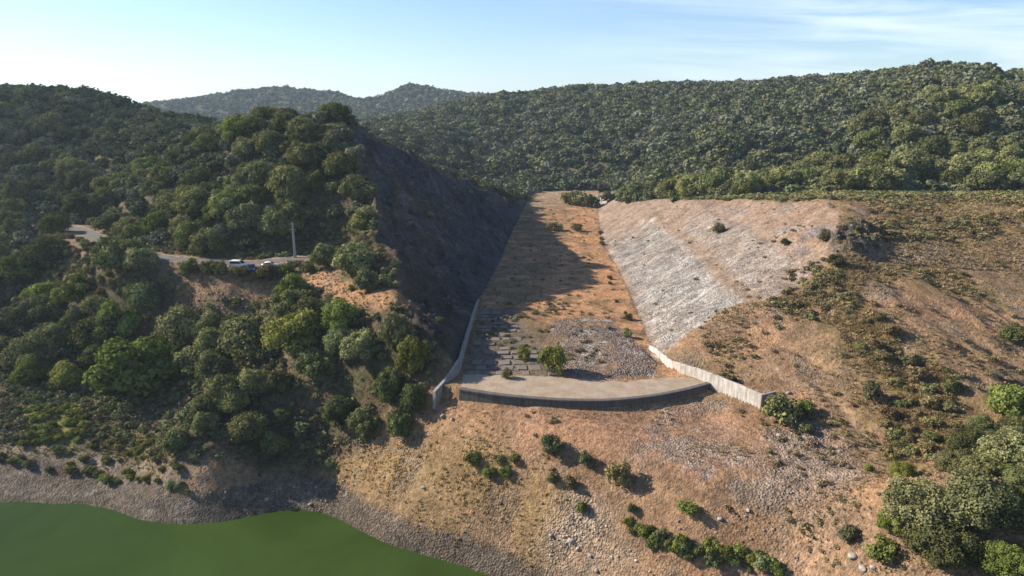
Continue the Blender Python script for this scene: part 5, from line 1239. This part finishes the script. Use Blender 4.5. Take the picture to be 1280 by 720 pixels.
for zz, half in ((8.6, 0.9), (7.2, 0.75)):
    bm = bmesh.new(); bmesh.ops.create_cube(bm, size=1, matrix=Matrix.Translation((0, -0.19, zz)) @ Matrix.Diagonal((half * 2, .1, .12, 1)))
    bmesh.ops.bevel(bm, geom=list(bm.edges), offset=.012, segments=1, affect='EDGES')
    arm = link('crossarm', bm_mesh('crossarm', bm, STEEL), up)
    for s in (-.9, 0 if zz > 8 else .35, .9):
        bm = bmesh.new()
        for q, rr_ in ((.02, .03), (.10, .075), (.17, .05), (.24, .075), (.30, .03)):
            bmesh.ops.create_cone(bm, cap_ends=True, segments=10, radius1=rr_, radius2=rr_ * .9, depth=.075, matrix=Matrix.Translation((s * half, -.19, zz + .06 + q)))
        link('insulator', bm_mesh('insulator', bm, CER), arm)

# ================================================================= sky, sun, camera
SUN = Vector((-1, 0.30, 0.57)).normalized()
el = math.asin(SUN.z); az = math.atan2(SUN.x, SUN.y)
wd = bpy.data.worlds.new('World'); SC.world = wd; wd.use_nodes = True
nt = wd.node_tree; bg = nt.nodes['Background']
sky = nt.nodes.new('ShaderNodeTexSky'); sky.sky_type = 'NISHITA'; sky.sun_disc = False
sky.sun_elevation = el; sky.sun_rotation = az; sky.altitude = 300; sky.air_density = 1.0; sky.dust_density = 0.25; sky.ozone_density = 2.6
tc = nt.nodes.new('ShaderNodeTexCoord').outputs['Generated']
sep = nt.nodes.new('ShaderNodeSeparateXYZ'); nt.links.new(tc, sep.inputs[0])
zc = math_node(nt, 'MAXIMUM', sep.outputs[2], 0.02)
cmb = nt.nodes.new('ShaderNodeCombineXYZ')
nt.links.new(math_node(nt, 'DIVIDE', sep.outputs[0], math_node(nt, 'ADD', zc, 0.12)), cmb.inputs[0]); nt.links.new(math_node(nt, 'DIVIDE', sep.outputs[1], math_node(nt, 'ADD', zc, 0.12)), cmb.inputs[1])
mp = nt.nodes.new('ShaderNodeMapping'); mp.inputs['Scale'].default_value = (0.55, 1.5, 1); mp.inputs['Rotation'].default_value = (0, 0, math.radians(14)); nt.links.new(cmb.outputs[0], mp.inputs[0])
cn = noise(nt, mp.outputs[0], 1.1, 9, 0.62, 0.6)
cov = nt.nodes.new('ShaderNodeMapRange'); nt.links.new(sep.outputs[0], cov.inputs[0]); cov.inputs[1].default_value = 0.0; cov.inputs[2].default_value = 0.45; cov.inputs[3].default_value = 0.0; cov.inputs[4].default_value = 1.0
low = nt.nodes.new('ShaderNodeMapRange'); nt.links.new(sep.outputs[2], low.inputs[0]); low.inputs[1].default_value = 0.5; low.inputs[2].default_value = 0.2; low.inputs[3].default_value = 0.0; low.inputs[4].default_value = 1.0
cf = math_node(nt, 'MULTIPLY', ramp(nt, cn, [(0.40, 0.0), (0.68, 1.0)]), math_node(nt, 'MULTIPLY', cov.outputs[0], low.outputs[0]))
cloud = mixc(nt, math_node(nt, 'MULTIPLY', cf, 0.75), sky.outputs[0], (7.6, 8.0, 8.6))
nt.links.new(mixc(nt, 1.0, cloud, (0.94, 1.0, 1.10), 'MULTIPLY'), bg.inputs['Color']); bg.inputs['Strength'].default_value = SKY_STRENGTH

L = bpy.data.lights.new('sun', 'SUN'); L.energy = SUN_STRENGTH; L.angle = math.radians(0.53); L.color = (1.0, 0.90, 0.76)
lo = bpy.data.objects.new('sun', L); COL.objects.link(lo); lo.rotation_euler = SUN.to_track_quat('Z', 'Y').to_euler(); lo.location = (-200, 70, 200)

if HAZE > 0:
    bm = bmesh.new(); bmesh.ops.create_cube(bm, size=1.0, matrix=Matrix.Translation((0, 2500, 115)) @ Matrix.Diagonal((13000, 10000, 300, 1)))
    hm = bpy.data.materials.new('pale_air'); hm.use_nodes = True; hn = hm.node_tree; hn.nodes.clear()
    ho = hn.nodes.new('ShaderNodeOutputMaterial'); pv = hn.nodes.new('ShaderNodeVolumePrincipled')
    pv.inputs['Color'].default_value = (0.64, 0.80, 1.0, 1); pv.inputs['Density'].default_value = HAZE; pv.inputs['Anisotropy'].default_value = 0.2
    hn.links.new(pv.outputs[0], ho.inputs['Volume'])
    tag(link('haze', bm_mesh('haze', bm, hm)), kind='stuff')

c = bpy.data.cameras.new('camera'); c.sensor_width = 36; c.lens = FOCAL; c.clip_start = 0.5; c.clip_end = 30000
co = bpy.data.objects.new('camera', c); COL.objects.link(co); co.location = (0, 0, CAM_Z); co.rotation_euler = (math.pi / 2 - PITCH, 0, 0); SC.camera = co
SC.view_settings.view_transform = 'Standard'; SC.view_settings.look = 'None'; SC.view_settings.exposure = EXPOSURE; SC.view_settings.gamma = 1
SC.cycles.max_bounces = 5; SC.cycles.diffuse_bounces = 3; SC.cycles.volume_bounces = 1
